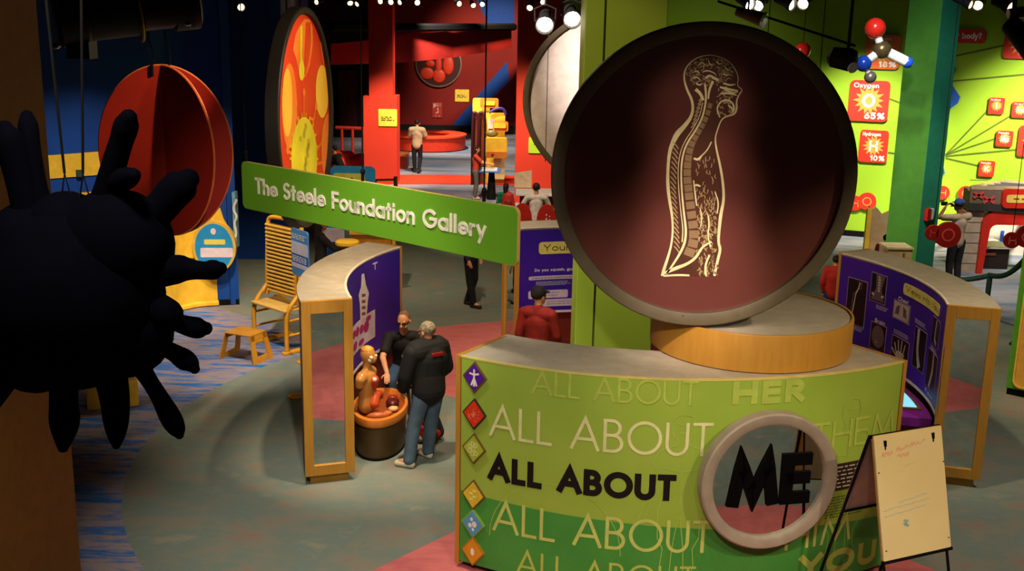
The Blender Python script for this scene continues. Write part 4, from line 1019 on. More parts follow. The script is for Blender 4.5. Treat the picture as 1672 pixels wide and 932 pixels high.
for nm, (dx, dy), c, scl in org:
    o = thing(nm + '_model', {'liver': 'dark red liver model lying in the tub', 'lung': 'long orange organ block lying along the tub front', 'intestine': 'cream organ model lying near the tub rim', 'kidney': 'small red-brown organ model by the tub rim', 'stomach': 'red stomach model at the back of the tub', 'heart': 'small orange organ model beside the torso base'}[nm], 'organ model', TC + V((dx, dy, .47)))
    m = MB(); p = TC + V((dx, dy, .468 + scl[2])); m.ball(p, 1, 16, scl, Matrix.Rotation(.2, 3, 'Z')); m.ball(p + V((scl[0] * .5, scl[1] * .3, 0)), 1, 12, (scl[0] * .55, scl[1] * .7, scl[2] * .9)); m.build('organ', mat('organ_' + nm, c, .35), o, True)
def remesh(mb, name, mats, parent, vox, it=4, loc=None):
    o = mb.build(name, mats, parent)
    md = o.modifiers.new('r', 'REMESH'); md.mode = 'VOXEL'; md.voxel_size = vox
    s_ = o.modifiers.new('s', 'SMOOTH'); s_.iterations = it; s_.factor = .5
    dg_ = bpy.context.evaluated_depsgraph_get(); dg_.update()
    me = bpy.data.meshes.new_from_object(o.evaluated_get(dg_)); o.modifiers.clear()
    old = o.data; o.data = me; bpy.data.meshes.remove(old); me.name = name
    me.polygons.foreach_set('use_smooth', [True] * len(me.polygons))
    if not me.materials:
        for q in (mats if isinstance(mats, (list, tuple)) else [mats]): me.materials.append(q)
    return o
tz = .468; to = thing('torso_model', 'glossy tan anatomy torso with open skull standing in the tub', 'anatomical model', (-1.70, 12.53, tz), math.radians(-105)); to.scale = (1.22,) * 3
tan_ = mat('torso_tan', (206, 140, 66), .3, coat=.3)
m = MB()
m.cap((0, 0, .105), (0, 0, .18), .115, .105, 20, (1, 0, 0), .72); m.cap((0, 0, .16), (0, .01, .36), .10, .125, 20, (1, 0, 0), .7); m.cap((-.11, 0, .40), (.11, 0, .40), .06, .06, 14); m.cap((-.15, 0, .39), (-.15, -.01, .33), .05, .04, 12); m.cap((.15, 0, .39), (.15, -.01, .33), .05, .04, 12)
m.cap((0, .005, .42), (0, .015, .53), .045, .042, 14); m.ball((0, .02, .60), .078, 20, (.82, 1, 1.12)); m.ball((0, .075, .565), .045, 14, (.8, .8, 1)); m.cap((0, .1, .59), (0, .108, .575), .012, .012, 8)
remesh(m, 'torso', tan_, to, .008, 5)
m = MB(); m.ball((0, .015, .648), .064, 18, (.85, 1.05, .7)); m.build('brain', mat('brain_gold', (232, 178, 60), .35, c2=(190, 110, 40), scale=40), to, True)
m = MB(); m.cap((0, .07, .30), (.02, .085, .36), .05, .055, 12); m.build('lungs', mat('organ_rose', (196, 70, 50), .35), to, True)
m = MB(); m.cap((.02, .085, .12), (-.02, .085, .2), .055, .05, 12); m.build('bowels', mat('organ_coral', (226, 92, 44), .35), to, True)
m = MB(); m.ball((.04, .1, .37), .03, 12); m.build('heart', mat('organ_ivory', (240, 220, 190), .4), to, True)
m = MB(); m.ball((.05, .075, .59), .02, 10); m.ball((-.0, .105, .60), .014, 10); m.ball((.045, .06, .56), .022, 10); m.build('face_organs', mat('organ_ivory', (240, 220, 190), .4), to, True)

for c_ in to.children: c_.matrix_parent_inverse = Matrix()

# ---- A-frame easel with the cream flip sheet
ea = thing('flip_chart_easel', 'folding easel holding a big cream sheet in front of the counter', 'easel', (3.3, 8.7, 0))
e0, e1 = P(1426, 712, 8.55), P(1537, 694, 8.86)
f0, f1 = P(1443, 918, 8.30), P(1553, 893, 8.62)
uu = (e1 - e0).normalized(); dn = ((f0 - e0) + (f1 - e1)).normalized(); nE = uu.cross(dn).normalized()
if nE.y > 0: nE = -nE
wE = ((e1 - e0).length + (f1 - f0).length) / 2; hE = ((f0 - e0).length + (f1 - e1).length) / 2
mpE = lambda p, q, h: e0 + uu * p + dn * q + nE * h
MB().prism(rrect(0, 0, wE, hE, .012, 3), mpE, -.028, -.006).build('board', mat('board_edge', (206, 176, 110), .5), ea)
sh = MB().prism(rrect(.004, .004, wE - .004, hE - .004, .01, 3), mpE, -.006, 0).build('sheet', mat('cream_sheet', (240, 214, 156), .55, c2=(236, 208, 148), scale=2), ea)
m = MB()
for p in (.1, wE - .12): m.prism([(p, .05), (p + .025, .05), (p + .022, .1), (p + .004, .1)], mpE, 0, .012); m.prism([(p + .008, .1), (p + .016, .1), (p + .016, .125), (p + .008, .125)], mpE, 0, .008)
m.build('clip', black(), sh)
m = MB()
for p, q in ((.02, .3), (wE - .02, .3), (.03, hE - .09), (wE - .03, hE - .09)): m.prism([(p, q), (p + .012, q), (p + .012, q + .008), (p, q + .008)], mpE, 0, .004)
m.build('pin', black(), sh)
def scrawl(m, p0, p1, q, amp, n, wt, sl):
    m.ribbon([(p0 + (p1 - p0) * i / n, q + sl * i / n + amp * random.uniform(-1, 1)) for i in range(n + 1)], wt, mpE, .0015)
m = MB()
for p0, p1, q in ((.07, .19, .17), (.22, .36, .14), (.37, .55, .12), (.23, .36, .2)): scrawl(m, p0, p1, q, .018, 14, .010, -.015)
m.build('red_scribble', mat('ink_rose', (240, 176, 136), .6), sh)
m = MB(); scrawl(m, .13, .28, .33, .012, 10, .01, -.02); scrawl(m, .3, .42, .29, .01, 8, .01, -.02); m.build('yellow_scribble', mat('ink_yellow', (236, 220, 120), .6), sh)
m = MB()
for p0, p1, q in ((.20, .52, .575), (.04, .54, .62), (.04, .5, .67)): scrawl(m, p0, p1, q, .004, 20, .005, -.035)
for i in range(9): scrawl(m, .235 + random.random() * .04, .26 + random.random() * .04, .72 + random.random() * .05, .008, 4, .01, .01)
m.build('blue_scribble', mat('ink_blue', (176, 200, 186), .6), sh)
m = MB()
lo0, lo1 = mpE(.02, hE, -.015), mpE(wE - .03, hE, -.015)
k = lo0.z / (-dn.z)
m.tube([mpE(.02, .05, -.04), lo0 + dn * k], .013, 8); m.tube([mpE(wE - .03, .05, -.04), lo1 + dn * (lo1.z / -dn.z)], .013, 8); m.tube([mpE(-.005, hE + .01, -.01), mpE(wE + .01, hE + .01, -.01)], .016, 8); m.build('front_legs', black(), ea)
# rear half: grey panel with black legs
bk = V((-nE.x, -nE.y, 0)).normalized()
dr_ = (V((0, 0, -1)) + bk * .30).normalized()
mpR2 = lambda p, q, h: mpE(0, .0, -.05) + uu * p + dr_ * q + V((0, 0, 0)) + bk * h
MB().prism([(.0, .03), (wE, .03), (wE, .80), (.0, .80)], mpR2, 0, .012).build('rear_panel', mat('panel_mauve_grey', (176, 150, 136), .6), ea)
m = MB(); zz = mpR2(0, 0, 0).z / -dr_.z
for p in (0, wE): m.tube([mpR2(p, .0, -.01), mpR2(p, zz * .995, -.01)], .014, 8)
m.tube([mpR2(0, .80, -.01), mpR2(wE, .80, -.01)], .012, 8); m.build('rear_legs', black(), ea)
m = MB(); m.tube([mpE(0, .01, -.03), mpE(wE, .01, -.03)], .018, 8); m.build('hinge', black(), ea)

# ---- tall yellow slatted chair
ch = thing('yellow_frame_chair', 'tall yellow tube chair with slatted back on the blue carpet', 'chair')
ym2 = mat('chair_yellow', (226, 160, 38), .4, coat=.2)
W = .42       # half width; local x along the seat front, -y is the front
for s_ in (-1, 1):
    x = s_ * W
    MB().tube(smooth([(x, .16, .80), (x, .17, 1.2), (x, .21, 1.86), (x, .22, 1.97)], 2), .035, 10).build('back_post', ym2, ch, True)
    MB().tube(smooth([(x, .165, .98), (x, .10, .90), (x, -.06, .74), (x, -.11, .56), (x, -.11, .04)], 2), .035, 10).build('front_post', ym2, ch, True)
    MB().tube(smooth([(x, .30, .72), (x, .46, .70), (x, .50, .60), (x, .50, .04)], 2), .035, 10).build('rear_post', ym2, ch, True)
    MB().tube([(x, -.11, .3), (x, .50, .3)], .02, 8).build('stretcher', ym2, ch)
    MB().tube([(x, -.11, .54), (x, .50, .54)], .02, 8).build('stretcher', ym2, ch)
    m = MB(); m.prism(rrect(x - .06, -.19, x + .06, .62, .055), lambda a, b, h: V((a, b, h)), .0, .045); m.build('foot', ym2, ch, bevel=.01)
MB().tube(smooth([(-W, .215, 1.92), (-W, .23, 2.07), (-W + .14, .23, 2.11), (W - .14, .23, 2.11), (W, .23, 2.07), (W, .215, 1.92)], 2), .035, 10).build('top_rail', ym2, ch, True)
m = MB(); m.box(-W - .02, -.15, .69, W + .02, .34, .73); m.build('seat', mat('chair_seat', (236, 186, 96), .45), ch, bevel=.012)
m = MB()
for s_ in (-1, 1): m.box(s_ * (W - .09) - .02, .13, .86, s_ * (W - .09) + .02, .17, 2.0)
m.build('back_frame', ym2, ch)
slm = mat('slat_yellow', (222, 170, 66), .4)
for i in range(18):
    z = .90 + i * .064; MB().cyl((-W + .08, .12, z), (W - .08, .12, z), .024, n=8).build('slat', slm, ch, True)
MB().box(-W + .03, .19, .86, W - .03, .205, 2.0).build('back_panel', mat('chair_back_ochre', (150, 96, 26), .5), ch)
ch.scale = (1, 1, .95); ch.location = (-3.66, 16.68, 0); ch.rotation_euler = (0, 0, math.radians(-42))
# blue instruction sign on its side
sg = thing('chair_sign', 'narrow blue instruction sign standing at the side of the yellow chair', 'sign', (-3.36, 16.55, 0))
o0, o1 = P(475, 378, 16.1), P(502, 380, 15.7); us = V((o1.x - o0.x, o1.y - o0.y, 0)); wS = us.length; us.normalize(); nn_ = us.cross(V((0, 0, 1)))
zlo, zhi = P(488, 452, 15.9).z, P(488, 375, 15.9).z
mps = lambda p, q, h: V((o0.x, o0.y, zlo)) + us * p + V((0, 0, q)) + nn_ * h
MB().prism(rrect(0, 0, wS, zhi - zlo, .05), mps, -.02, 0).build('plate', mat('sign_sky', (72, 130, 190), .5), sg)
m = MB(); hS = zhi - zlo
for f0, f1 in ((.18, .27), (.47, .72)): m.prism([(.0, hS * f0), (wS, hS * f0), (wS, hS * f1), (.0, hS * f1)], mps, 0, .003)
m.build('text_band', mat('sign_lilac', (196, 190, 206), .5), sg)
m = MB(); m.prism([(0, hS * .28), (wS, hS * .28), (wS, hS * .46), (0, hS * .46)], mps, 0, .003); m.build('colour_band', mat('sign_cobalt', (24, 84, 170), .5), sg)
m = MB(); lines(m, mps, .03, wS - .03, hS * .3, hS * .44, 4, .012, .004); lines(m, mps, .03, wS - .03, hS * .78, hS * .9, 3, .014, .004); m.build('small_print', white(), sg)
MB().tube([mps(wS * .5, 0.1, -.04), mps(wS * .5, -zlo + .02, -.04)], .025, 8).build('post', mat('chair_yellow', (226, 160, 38)), sg)
MB().lathe([(.12, 0), (.12, .02)], (mps(wS * .5, 0, -.04).x, mps(wS * .5, 0, -.04).y, 0), n=20).build('base', mat('chair_yellow', (226, 160, 38)), sg)

# ---- bent plywood stool
so = thing('plywood_stool', 'low bent plywood stool with cut-out sides in front of the yellow chair', 'stool')
pm = mat('stool_plywood', (206, 142, 44), .45, c2=(190, 126, 36), scale=6)
m = MB(); m.box(-.24, -.19, .405, .24, .19, .43); m.build('seat', pm, so, bevel=.008)
for s in (-1, 1):
    mp = lambda p, q, h, s=s: V((s * (.235 + (.42 - q) * .22 - h), p, q))
    m = MB()
    for poly in ([(-.24, 0), (-.13, 0), (-.10, .42), (-.19, .42)], [(.24, 0), (.13, 0), (.10, .42), (.19, .42)], [(-.19, .33), (.19, .33), (.19, .42), (-.19, .42)], [(-.14, .0), (.14, .0), (.135, .09), (-.135, .09)]): m.prism(poly, mp, 0, .022)
    m.build('side_panel', pm, so)
so.location = (-3.99, 16.08, 0); so.rotation_euler = (0, 0, math.radians(-24))
# brass floor box
p = G(484, 647); o = thing('floor_outlet', 'round brass outlet cover set in the carpet beside the mirror kiosk', 'floor outlet', p)
MB().lathe([(.12, 0), (.115, .012), (.09, .012), (.085, .006)], p, n=28).build('ring', mat('brass', (190, 150, 60), .35, .8), o, True); MB().lathe([(.085, 0), (.085, .008)], p, n=24).build('cover', mat('brass_dark', (120, 84, 36), .4, .7), o)
# yellow box by the left wall
p = G(172, 668); o = thing('yellow_box_seat', 'small yellow box seat on the blue carpet behind the virus model', 'seat', p, .35)
m = MB(); m.box(-.22, 0, 0, .42, .4, .36); b_ = m.build('box', yellow(), o, bevel=.015); b_.matrix_parent_inverse = Matrix()
m = MB(); m.tube([(-.03, -.004, .22), (-.0, -.006, .25), (.02, -.004, .22), (.03, -.004, .25)], .008, 6); e_ = m.build('emblem', mat('print_slate', (80, 100, 110), .5), o); e_.matrix_parent_inverse = Matrix()
# yellow panel and its blue round sign in the bay, wall bands
m = MB(); u0 = 0
def onW1(px, py):
    p_ = V((-10.6, 13.7, 0)); u_ = V((4.65, 4.65, 0)).normalized(); n_ = V((u_.y, -u_.x, 0)); q = on(p_, n_, px, py); return ((q - p_).dot(u_), q.z)
a_, b_ = onW1(60, 255), onW1(163, 247); c_, d_ = onW1(163, 285), onW1(60, 293)
t = thing('yellow_wall_panel', 'yellow strip panel on the navy wall beside the red ball', 'wall panel', mpW1(a_[0], 0, 0)); MB().prism([a_, b_, c_, d_], mpW1, .001, .03).build('strip', mat('yellow_wall', (244, 190, 52)), t)
a_, b_ = onW1(122, 277), onW1(133, 287); MB().prism([(a_[0], b_[1]), (b_[0], b_[1]), (b_[0], a_[1]), (a_[0], a_[1])], mpW1, .03, .1).build('socket_box', mat('box_slate', (50, 70, 66), .6), t)
t = thing('yellow_wall_panel', 'low yellow panel on the navy wall just above the virus model', 'wall panel', mpW1(onW1(100, 330)[0], 0, 0)); a_, b_ = onW1(40, 320), onW1(165, 312); c_, d_ = onW1(165, 560), onW1(40, 590); MB().prism([a_, b_, (c_[0], .02), (d_[0], .02)], mpW1, .001, .03).build('panel', mat('yellow_wall', (244, 190, 52)), t)
# yellow drop and round blue sign on the bay
p_ = V((-5.62, 18.93, 0)); q_ = V((-4.62, 19.02, 0)); u_ = (q_ - p_).normalized(); n_ = V((u_.y, -u_.x, 0)); mpb = lambda x, y, h: p_ + u_ * x + V((0, 0, y)) + n_ * h
def onb(px, py):
    q = on(p_, n_, px, py); return ((q - p_).dot(u_), q.z)
t = thing('round_blue_sign', 'round light blue sign with yellow edge on the yellow bay wall', 'sign', mpb(.8, 0, .05))
cS = onb(351, 402); rx_, ry_ = onb(382, 402)[0] - cS[0], cS[1] - onb(351, 440)[1]
el_ = [(cS[0] + rx_ * math.cos(.2 * i), cS[1] + ry_ * math.sin(.2 * i)) for i in range(32)]
MB().prism([(cS[0] + (x - cS[0]) * 1.14, cS[1] + (y - cS[1]) * 1.1) for x, y in el_], mpb, -.06, .09).build('rim', mat('sign_gold_edge', (216, 176, 70), .5), t)
f_ = MB().prism(el_, mpb, .09, .096).build('face', mat('sign_azure', (36, 140, 200), .5), t)
m = MB(); m.prism(rrect(cS[0] - rx_ * .72, cS[1] - ry_ * .42, cS[0] + rx_ * .98, cS[1] - ry_ * .02, .02), mpb, .096, .1); m.sheet([(cS[0] + rx_ * .14 * math.cos(i * .5), cS[1] + ry_ * (.68 + .14 * math.sin(i * .5))) for i in range(12)], mpb, .1); lines(m, mpb, cS[0] - rx_ * .7, cS[0] + rx_ * .5, cS[1] - ry_ * .78, cS[1] - ry_ * .6, 1, .03, .1); m.build('white_print', mat('print_pink_white', (226, 206, 214), .5), f_)
m = MB(); m.prism(rrect(cS[0] - rx_ * .5, cS[1] + ry_ * .12, cS[0] + rx_ * .6, cS[1] + ry_ * .34, .02), mpb, .096, .1); m.build('yellow_label', mat('print_straw', (222, 206, 90), .5), f_)
# yellow wave climbing the bay
m = MB(); m.sheet([onb(300, 420), onb(312, 385), onb(338, 372), onb(352, 345), onb(360, 338), onb(366, 356), onb(380, 380), onb(380, 420)], mpb, .055); o = struct(m.build('trim_4', mat('yellow_wall', (244, 190, 52))))
# white-lettered blade sign on the wall edge
p = P(391, 352, 19.15); t = thing('blade_sign', 'small edge-on sign with white curls on the navy wall corner', 'sign', p)
p.x = -4.845; MB().box(p.x - .025, 19.06, p.z - .55, p.x + .03, 19.243, p.z + .42).build('plate', mat('sign_steel_blue', (110, 160, 190), .5), t)
m = MB(); m.tube(smooth([(p.x + .06, 19.05, p.z + .3), (p.x - .02, 19.05, p.z + .12), (p.x + .06, 19.05, p.z), (p.x - .01, 19.05, p.z - .12), (p.x + .04, 19.05, p.z - .3), (p.x - .02, 19.05, p.z - .42)], 2), .022, 6); m.build('curl_lettering', white(), t, True)

# ================================================================== PEOPLE
SK = (214, 150, 108)
def hand(m, wr, d, pn, s, curl=.5, th=1):
    """palm, four unequal bent fingers and a side thumb; d points to the fingertips, pn is the palm's outward normal"""
    d = V(d).normalized(); pn = V(pn); pn = (pn - d * pn.dot(d)).normalized(); sd = d.cross(pn) * th
    c = wr + d * .055 * s
    m.cap(wr, wr + d * .03 * s, .026 * s, .03 * s, 10, sd, .7); m.cap(wr + d * .035 * s, wr + d * .075 * s, .038 * s, .04 * s, 12, sd, .42)
    for i, (o, L) in enumerate(((-.030, .062), (-.010, .074), (.010, .07), (.029, .054))):
        b = wr + (d * .088 + sd * o) * s; k1 = b + (d * math.cos(curl * .6) + pn * math.sin(curl * .6)) * L * .5 * s
        e = k1 + (d * math.cos(curl * 1.5) + pn * math.sin(curl * 1.5)) * L * .5 * s
        m.cap(b, k1, .0095 * s, .0088 * s, 8); m.cap(k1, e, .0088 * s, .0075 * s, 8)
    b = wr + (d * .03 - sd * .03) * s; k1 = b + (d * .6 - sd * .8 + pn * .2).normalized() * .035 * s; m.cap(b, k1, .0115 * s, .01 * s, 8); m.cap(k1, k1 + (d * .85 - sd * .3 + pn * .3).normalized() * .03 * s, .01 * s, .008 * s, 8)
def person(label, loc, heading, H, pose=None, top=(40, 40, 40), bottom=(30, 30, 40), shoe=(30, 28, 26), hair=(30, 20, 14), skin=SK, sleeve='short', shorts=False, near=False, hairstyle='short', headdir=(0, 0), jacket=0, extra=None, group=None, topname='shirt', seated=False, curl=.5, stout=0):
    t = thing('person', label, 'person', (0, 0, 0), 0, group)
    k = H / 1.75
    J = dict(pelvis=(0, 0, .95), belly=(0, .01, 1.1), chest=(0, .0, 1.3), neck=(0, -.01, 1.47), head=(0, .03, 1.625),
             shR=(.185, -.01, 1.42), elR=(.235, -.04, 1.14), wrR=(.235, .06, .9), shL=(-.185, -.01, 1.42), elL=(-.235, -.04, 1.14), wrL=(-.235, .06, .9),
             hipR=(.09, 0, .92), knR=(.1, .03, .5), anR=(.1, -.02, .09), hipL=(-.09, 0, .92), knL=(-.1, .03, .5), anL=(-.1, -.02, .09), toeR=(.03, .16, 0), toeL=(-.03, .16, 0), pR=(-1, 0, 0), pL=(1, 0, 0))
    if pose: J.update(pose)
    J = {a: V(b) * (k if a[0] not in 'pt' or a in ('pelvis',) else 1) for a, b in J.items()}
    vox = .0062 if near else .011
    sn = 'skin_%d_%d_%d' % skin; sm = mat(sn, skin, .5)
    m = MB()
    fx = (1, 0, 0)
    m.cap(J['pelvis'], J['belly'], .125 * k, .12 * k, 18, fx, .72); m.cap(J['belly'], J['chest'], .12 * k, .145 * k, 18, fx, .68)
    m.cap(J['shR'] * .8 + J['shL'] * .2, J['shL'] * .8 + J['shR'] * .2, .06 * k, .06 * k, 14)
    m.cap(J['neck'] - V((0, 0, .05)) * k, J['head'] - V((0, .02, .04)) * k, .058 * k, .052 * k, 14)
    Rh = Matrix.Rotation(headdir[0], 3, 'Z') @ Matrix.Rotation(headdir[1], 3, 'X'); hc = J['head']
    hl = lambda x, y, z: hc + Rh @ (V((x, y, z)) * k)
    m.ball(hl(0, -.012, .03), .092 * k, 20, (.84, 1.08, 1), Rh); m.ball(hl(0, .035, -.045), .06 * k, 16, (.95, .9, 1.1), Rh)
    m.cap(hl(0, .088, .015), hl(0, .112, -.022), .010 * k, .016 * k, 8); m.cap(hl(-.018, .082, -.062), hl(.018, .082, -.062), .011 * k, .011 * k, 8)
    m.cap(hl(-.035, .075, .032), hl(.035, .075, .032), .014 * k, .014 * k, 8)
    for s in (-1, 1): m.ball(hl(s * .082, -.01, -.005), .026 * k, 10, (.45, .8, 1.2), Rh)
    for s, c in (('R', 1), ('L', -1)):
        sh, el, wr = J['sh' + s], J['el' + s], J['wr' + s]
        m.cap(sh, el, .05 * k, .04 * k, 12); m.cap(el, wr, .041 * k, .029 * k, 12)
        hand(m, wr, J.get('hd' + s, wr - el), J['p' + s], k, curl, c)
        hp, kn, an = J['hip' + s], J['kn' + s], J['an' + s]
        m.cap(hp, kn, .085 * k, .058 * k, 14); m.cap(kn, an, .056 * k, .038 * k, 14); m.cap(an, an + V(J['toe' + s]) * .7 * k - V((0, 0, .03)) * k, .04 * k, .03 * k, 10)
    remesh(m, 'body', sm, t, vox, 3)
    # top
    tm = mat('cloth_%d_%d_%d' % top, top, .8, c2=tuple(x * .86 for x in top), scale=9); e = .012 + jacket
    m = MB()
    hem = J['pelvis'] - (J['belly'] - J['pelvis']).normalized() * .02 * k
    m.cap(hem, J['belly'], (.135 + e) * k, (.13 + e) * k, 20, fx, .76); m.cap(J['belly'], J['chest'], (.132 + e) * k, (.15 + e) * k, 20, fx, .72)
    m.cap(J['shR'] * .86 + J['shL'] * .14, J['shL'] * .86 + J['shR'] * .14, (.066 + e) * k, (.066 + e) * k, 14); m.cap(J['chest'], J['neck'] - V((0, 0, .02)) * k, (.14 + e) * k, .07 * k, 18, fx, .75)
    for s in 'RL':
        sh, el, wr = J['sh' + s], J['el' + s], J['wr' + s]
        if sleeve == 'long': m.cap(sh, el, (.06 + e * .6) * k, (.05 + e * .55) * k, 14); m.cap(el, el + (wr - el) * .88, (.05 + e * .55) * k, (.036 + e * .45) * k, 14)
        else: m.cap(sh, sh + (el - sh) * .68, (.062 + e) * k, (.056 + e) * k, 14)
    if jacket: m.cap(J['neck'] - V((0, .01, .03)) * k, J['neck'] + V((0, .0, .015)) * k, .078 * k, .072 * k, 16)
    remesh(m, topname, tm, t, .009 if near else .013, 3)
    bm2 = mat('cloth_%d_%d_%d' % bottom, bottom, .85, c2=tuple(x * .82 for x in bottom), scale=7)
    m = MB(); m.cap(J['pelvis'] - V((0, 0, .03)) * k, J['pelvis'] + (J['belly'] - J['pelvis']) * .6, .135 * k, .132 * k, 18, fx, .76)
    for s in 'RL':
        hp, kn, an = J['hip' + s], J['kn' + s], J['an' + s]
        if shorts: m.cap(hp, hp + (kn - hp) * .85, .102 * k, .088 * k, 14)
        else: m.cap(hp, kn, (.1 + stout) * k, (.074 + stout) * k, 14); m.cap(kn, an + (kn - an) * .02, (.074 + stout) * k, (.06 + stout) * k, 14)
    remesh(m, 'shorts' if shorts else 'trousers', bm2, t, .009 if near else .013, 3)
    shm = mat('shoe_%d_%d_%d' % shoe, shoe, .6)
    for s in 'RL':
        an, tv = J['an' + s], V(J['toe' + s]); m = MB(); base = V((an.x, an.y, an.z - .045 * k)); td = tv.normalized()
        m.cap(base - td * .035 * k, base + tv * .85 * k - V((0, 0, .006)) * k, .046 * k, .042 * k, 12, td.cross(V((0, 0, 1))), 1); m.cap(an - td * .02 * k, base, .045 * k, .048 * k, 12)
        o = remesh(m, 'shoe', shm, t, .009 if near else .014, 2)
    # hair
    hm = mat('hair_%d_%d_%d' % hair, hair, .7, c2=tuple(x * .6 for x in hair), scale=40)
    m = MB(); m.ball(hl(0, -.024, .045), .098 * k, 20, (.89, 1.04, .93), Rh)
    if hairstyle in ('long', 'bob'): m.cap(hl(0, -.05, .02), hl(0, -.075, -.13 if hairstyle == 'bob' else -.24), .085 * k, .06 * k, 14)
    if hairstyle == 'tail': m.cap(hl(0, -.1, .03), hl(0, -.15, -.12), .03 * k, .025 * k, 10)
    if hairstyle == 'crop': m = MB(); m.ball(hl(0, -.03, .045), .0935 * k, 20, (.86, 1.0, .93), Rh)
    ho = remesh(m, 'hair', hm, t, .009 if near else .013, 2)
    if near:
        for s in (-1, 1): MB().ball(hl(s * .034, .083, .008), .0085 * k, 8).build('eye', mat('eye_dark', (24, 16, 12), .3), t, True)
    if extra: extra(t, J, hl, k)
    t.location = loc; t.rotation_euler = (0, 0, heading)
    for c in t.children: c.matrix_parent_inverse = Matrix()
    return t
def hd(dx, dy): return math.atan2(-dx, dy)
def cap_of(col, name='cap', back=1):
    def f(t, J, hl, k):
        m = MB(); m.lathe([(.1 * k, 0), (.098 * k, .035 * k), (.075 * k, .075 * k), (.03 * k, .096 * k), (.004, .1 * k)], hl(0, -.018, .05), hl(0, 0, 1) - hl(0, 0, 0), 22, caps=(True, False))
        c = m.build(name, mat('cap_%d_%d_%d' % col, col, .8), t, True)
        m = MB(); mp = lambda a, b, h: hl(a, b, h); m.prism([(-.075, .05), (-.06, .13), (0, .155), (.06, .13), (.075, .05)], mp, .05, .058); m.build('brim', mat('cap_%d_%d_%d' % col, col), c)
    return f
def glasses(t, J, hl, k):
    m = MB()
    for s in (-1, 1):
        m.tube([hl(s * .034 + .026 * math.cos(a), .098, .008 + .018 * math.sin(a)) for a in [i * .7 for i in range(9)]], .004, 6, closed=True); m.tube([hl(s * .06, .096, .012), hl(s * .085, .0, .012)], .0035, 6)
    m.tube([hl(-.01, .1, .012), hl(.01, .1, .012)], .004, 6); m.build('glasses', black(), t)
# older man in the black jacket
def jacket_bits(t, J, hl, k):
    m = MB(); c = J['neck'] + V((.0, -.178, -.075)) * k; m.prism(rrect(-.075, -.018, .075, .018, .012), lambda a, b, h: c + V((a, .02 * 0 - h, b)), -.03, .004); m.build('collar_logo', mat('logo_red', (150, 24, 20), .6), t)
pf = G(656, 760); ps = G(704, 757)
mid = (pf + ps) / 2
person('grey-haired man in black jacket and blue jeans standing with his back turned', (mid.x + .14, mid.y + .06, 0), hd(-.62, .78), 1.70,
       dict(anR=(.08, .14, .09), anL=(-.27, .02, .09), knR=(.10, .10, .5), knL=(-.18, .05, .5), toeR=(-.02, .17, 0), toeL=(-.1, .15, 0), chest=(.02, .01, 1.3), neck=(.03, .03, 1.47), head=(.02, .08, 1.615), shR=(.21, .06, 1.42), shL=(-.21, .03, 1.41),
            elR=(.285, .06, 1.15), wrR=(.20, .2, .98), elL=(-.29, .06, 1.13), wrL=(-.25, .18, .93)),
       (24, 21, 20), (84, 104, 124), (206, 196, 176), (176, 160, 132), sleeve='long', near=True, jacket=.068, stout=.014, headdir=(.25, -.12), extra=jacket_bits, topname='jacket')
# seated man in the black T-shirt
loc = V((-1.40, 13.95, 0))
st_ = thing('bench_stool', 'low dark wooden stool under the seated man in glasses', 'stool', loc)
m = MB(); m.lathe([(.19, .35), (.2, .36), (.2, .38), (.19, .39)], loc, n=28); m.build('seat', mat('stool_dark', (70, 40, 20), .6), st_)
for a in (.5, 2.1, 3.7, 5.2): MB().cyl(loc + V((.15 * math.cos(a), .15 * math.sin(a), .35)), loc + V((.18 * math.cos(a), .18 * math.sin(a), 0)), .02, n=8).build('leg', mat('stool_dark', (70, 40, 20)), st_)
tgt = P(636, 622, 12.95)
person('man in glasses and black T-shirt seated with one hand on the tub', (loc.x, loc.y, 0), hd(.12, -1), 1.76,
       dict(pelvis=(0, 0, .60), belly=(0, .05, .74), chest=(0, .12, .93), neck=(0, .15, 1.11), head=(0, .2, 1.265), shR=(.19, .14, 1.05), shL=(-.19, .14, 1.05), elR=(.27, .36, .84), wrR=(.22, .62, .72), hdR=(.0, .8, -.5), pR=(0, -.3, -1),
            elL=(-.26, .3, .82), wrL=(-.14, .46, .68), hipR=(.1, .02, .57), knR=(.17, .44, .56), anR=(.15, .42, .09), hipL=(-.1, .02, .57), knL=(-.16, .44, .54), anL=(-.15, .46, .09)),
       (20, 18, 18), (52, 74, 104), (40, 36, 34), (150, 100, 66), near=True, hairstyle='crop', headdir=(-.35, -.25), extra=glasses, topname='t_shirt')
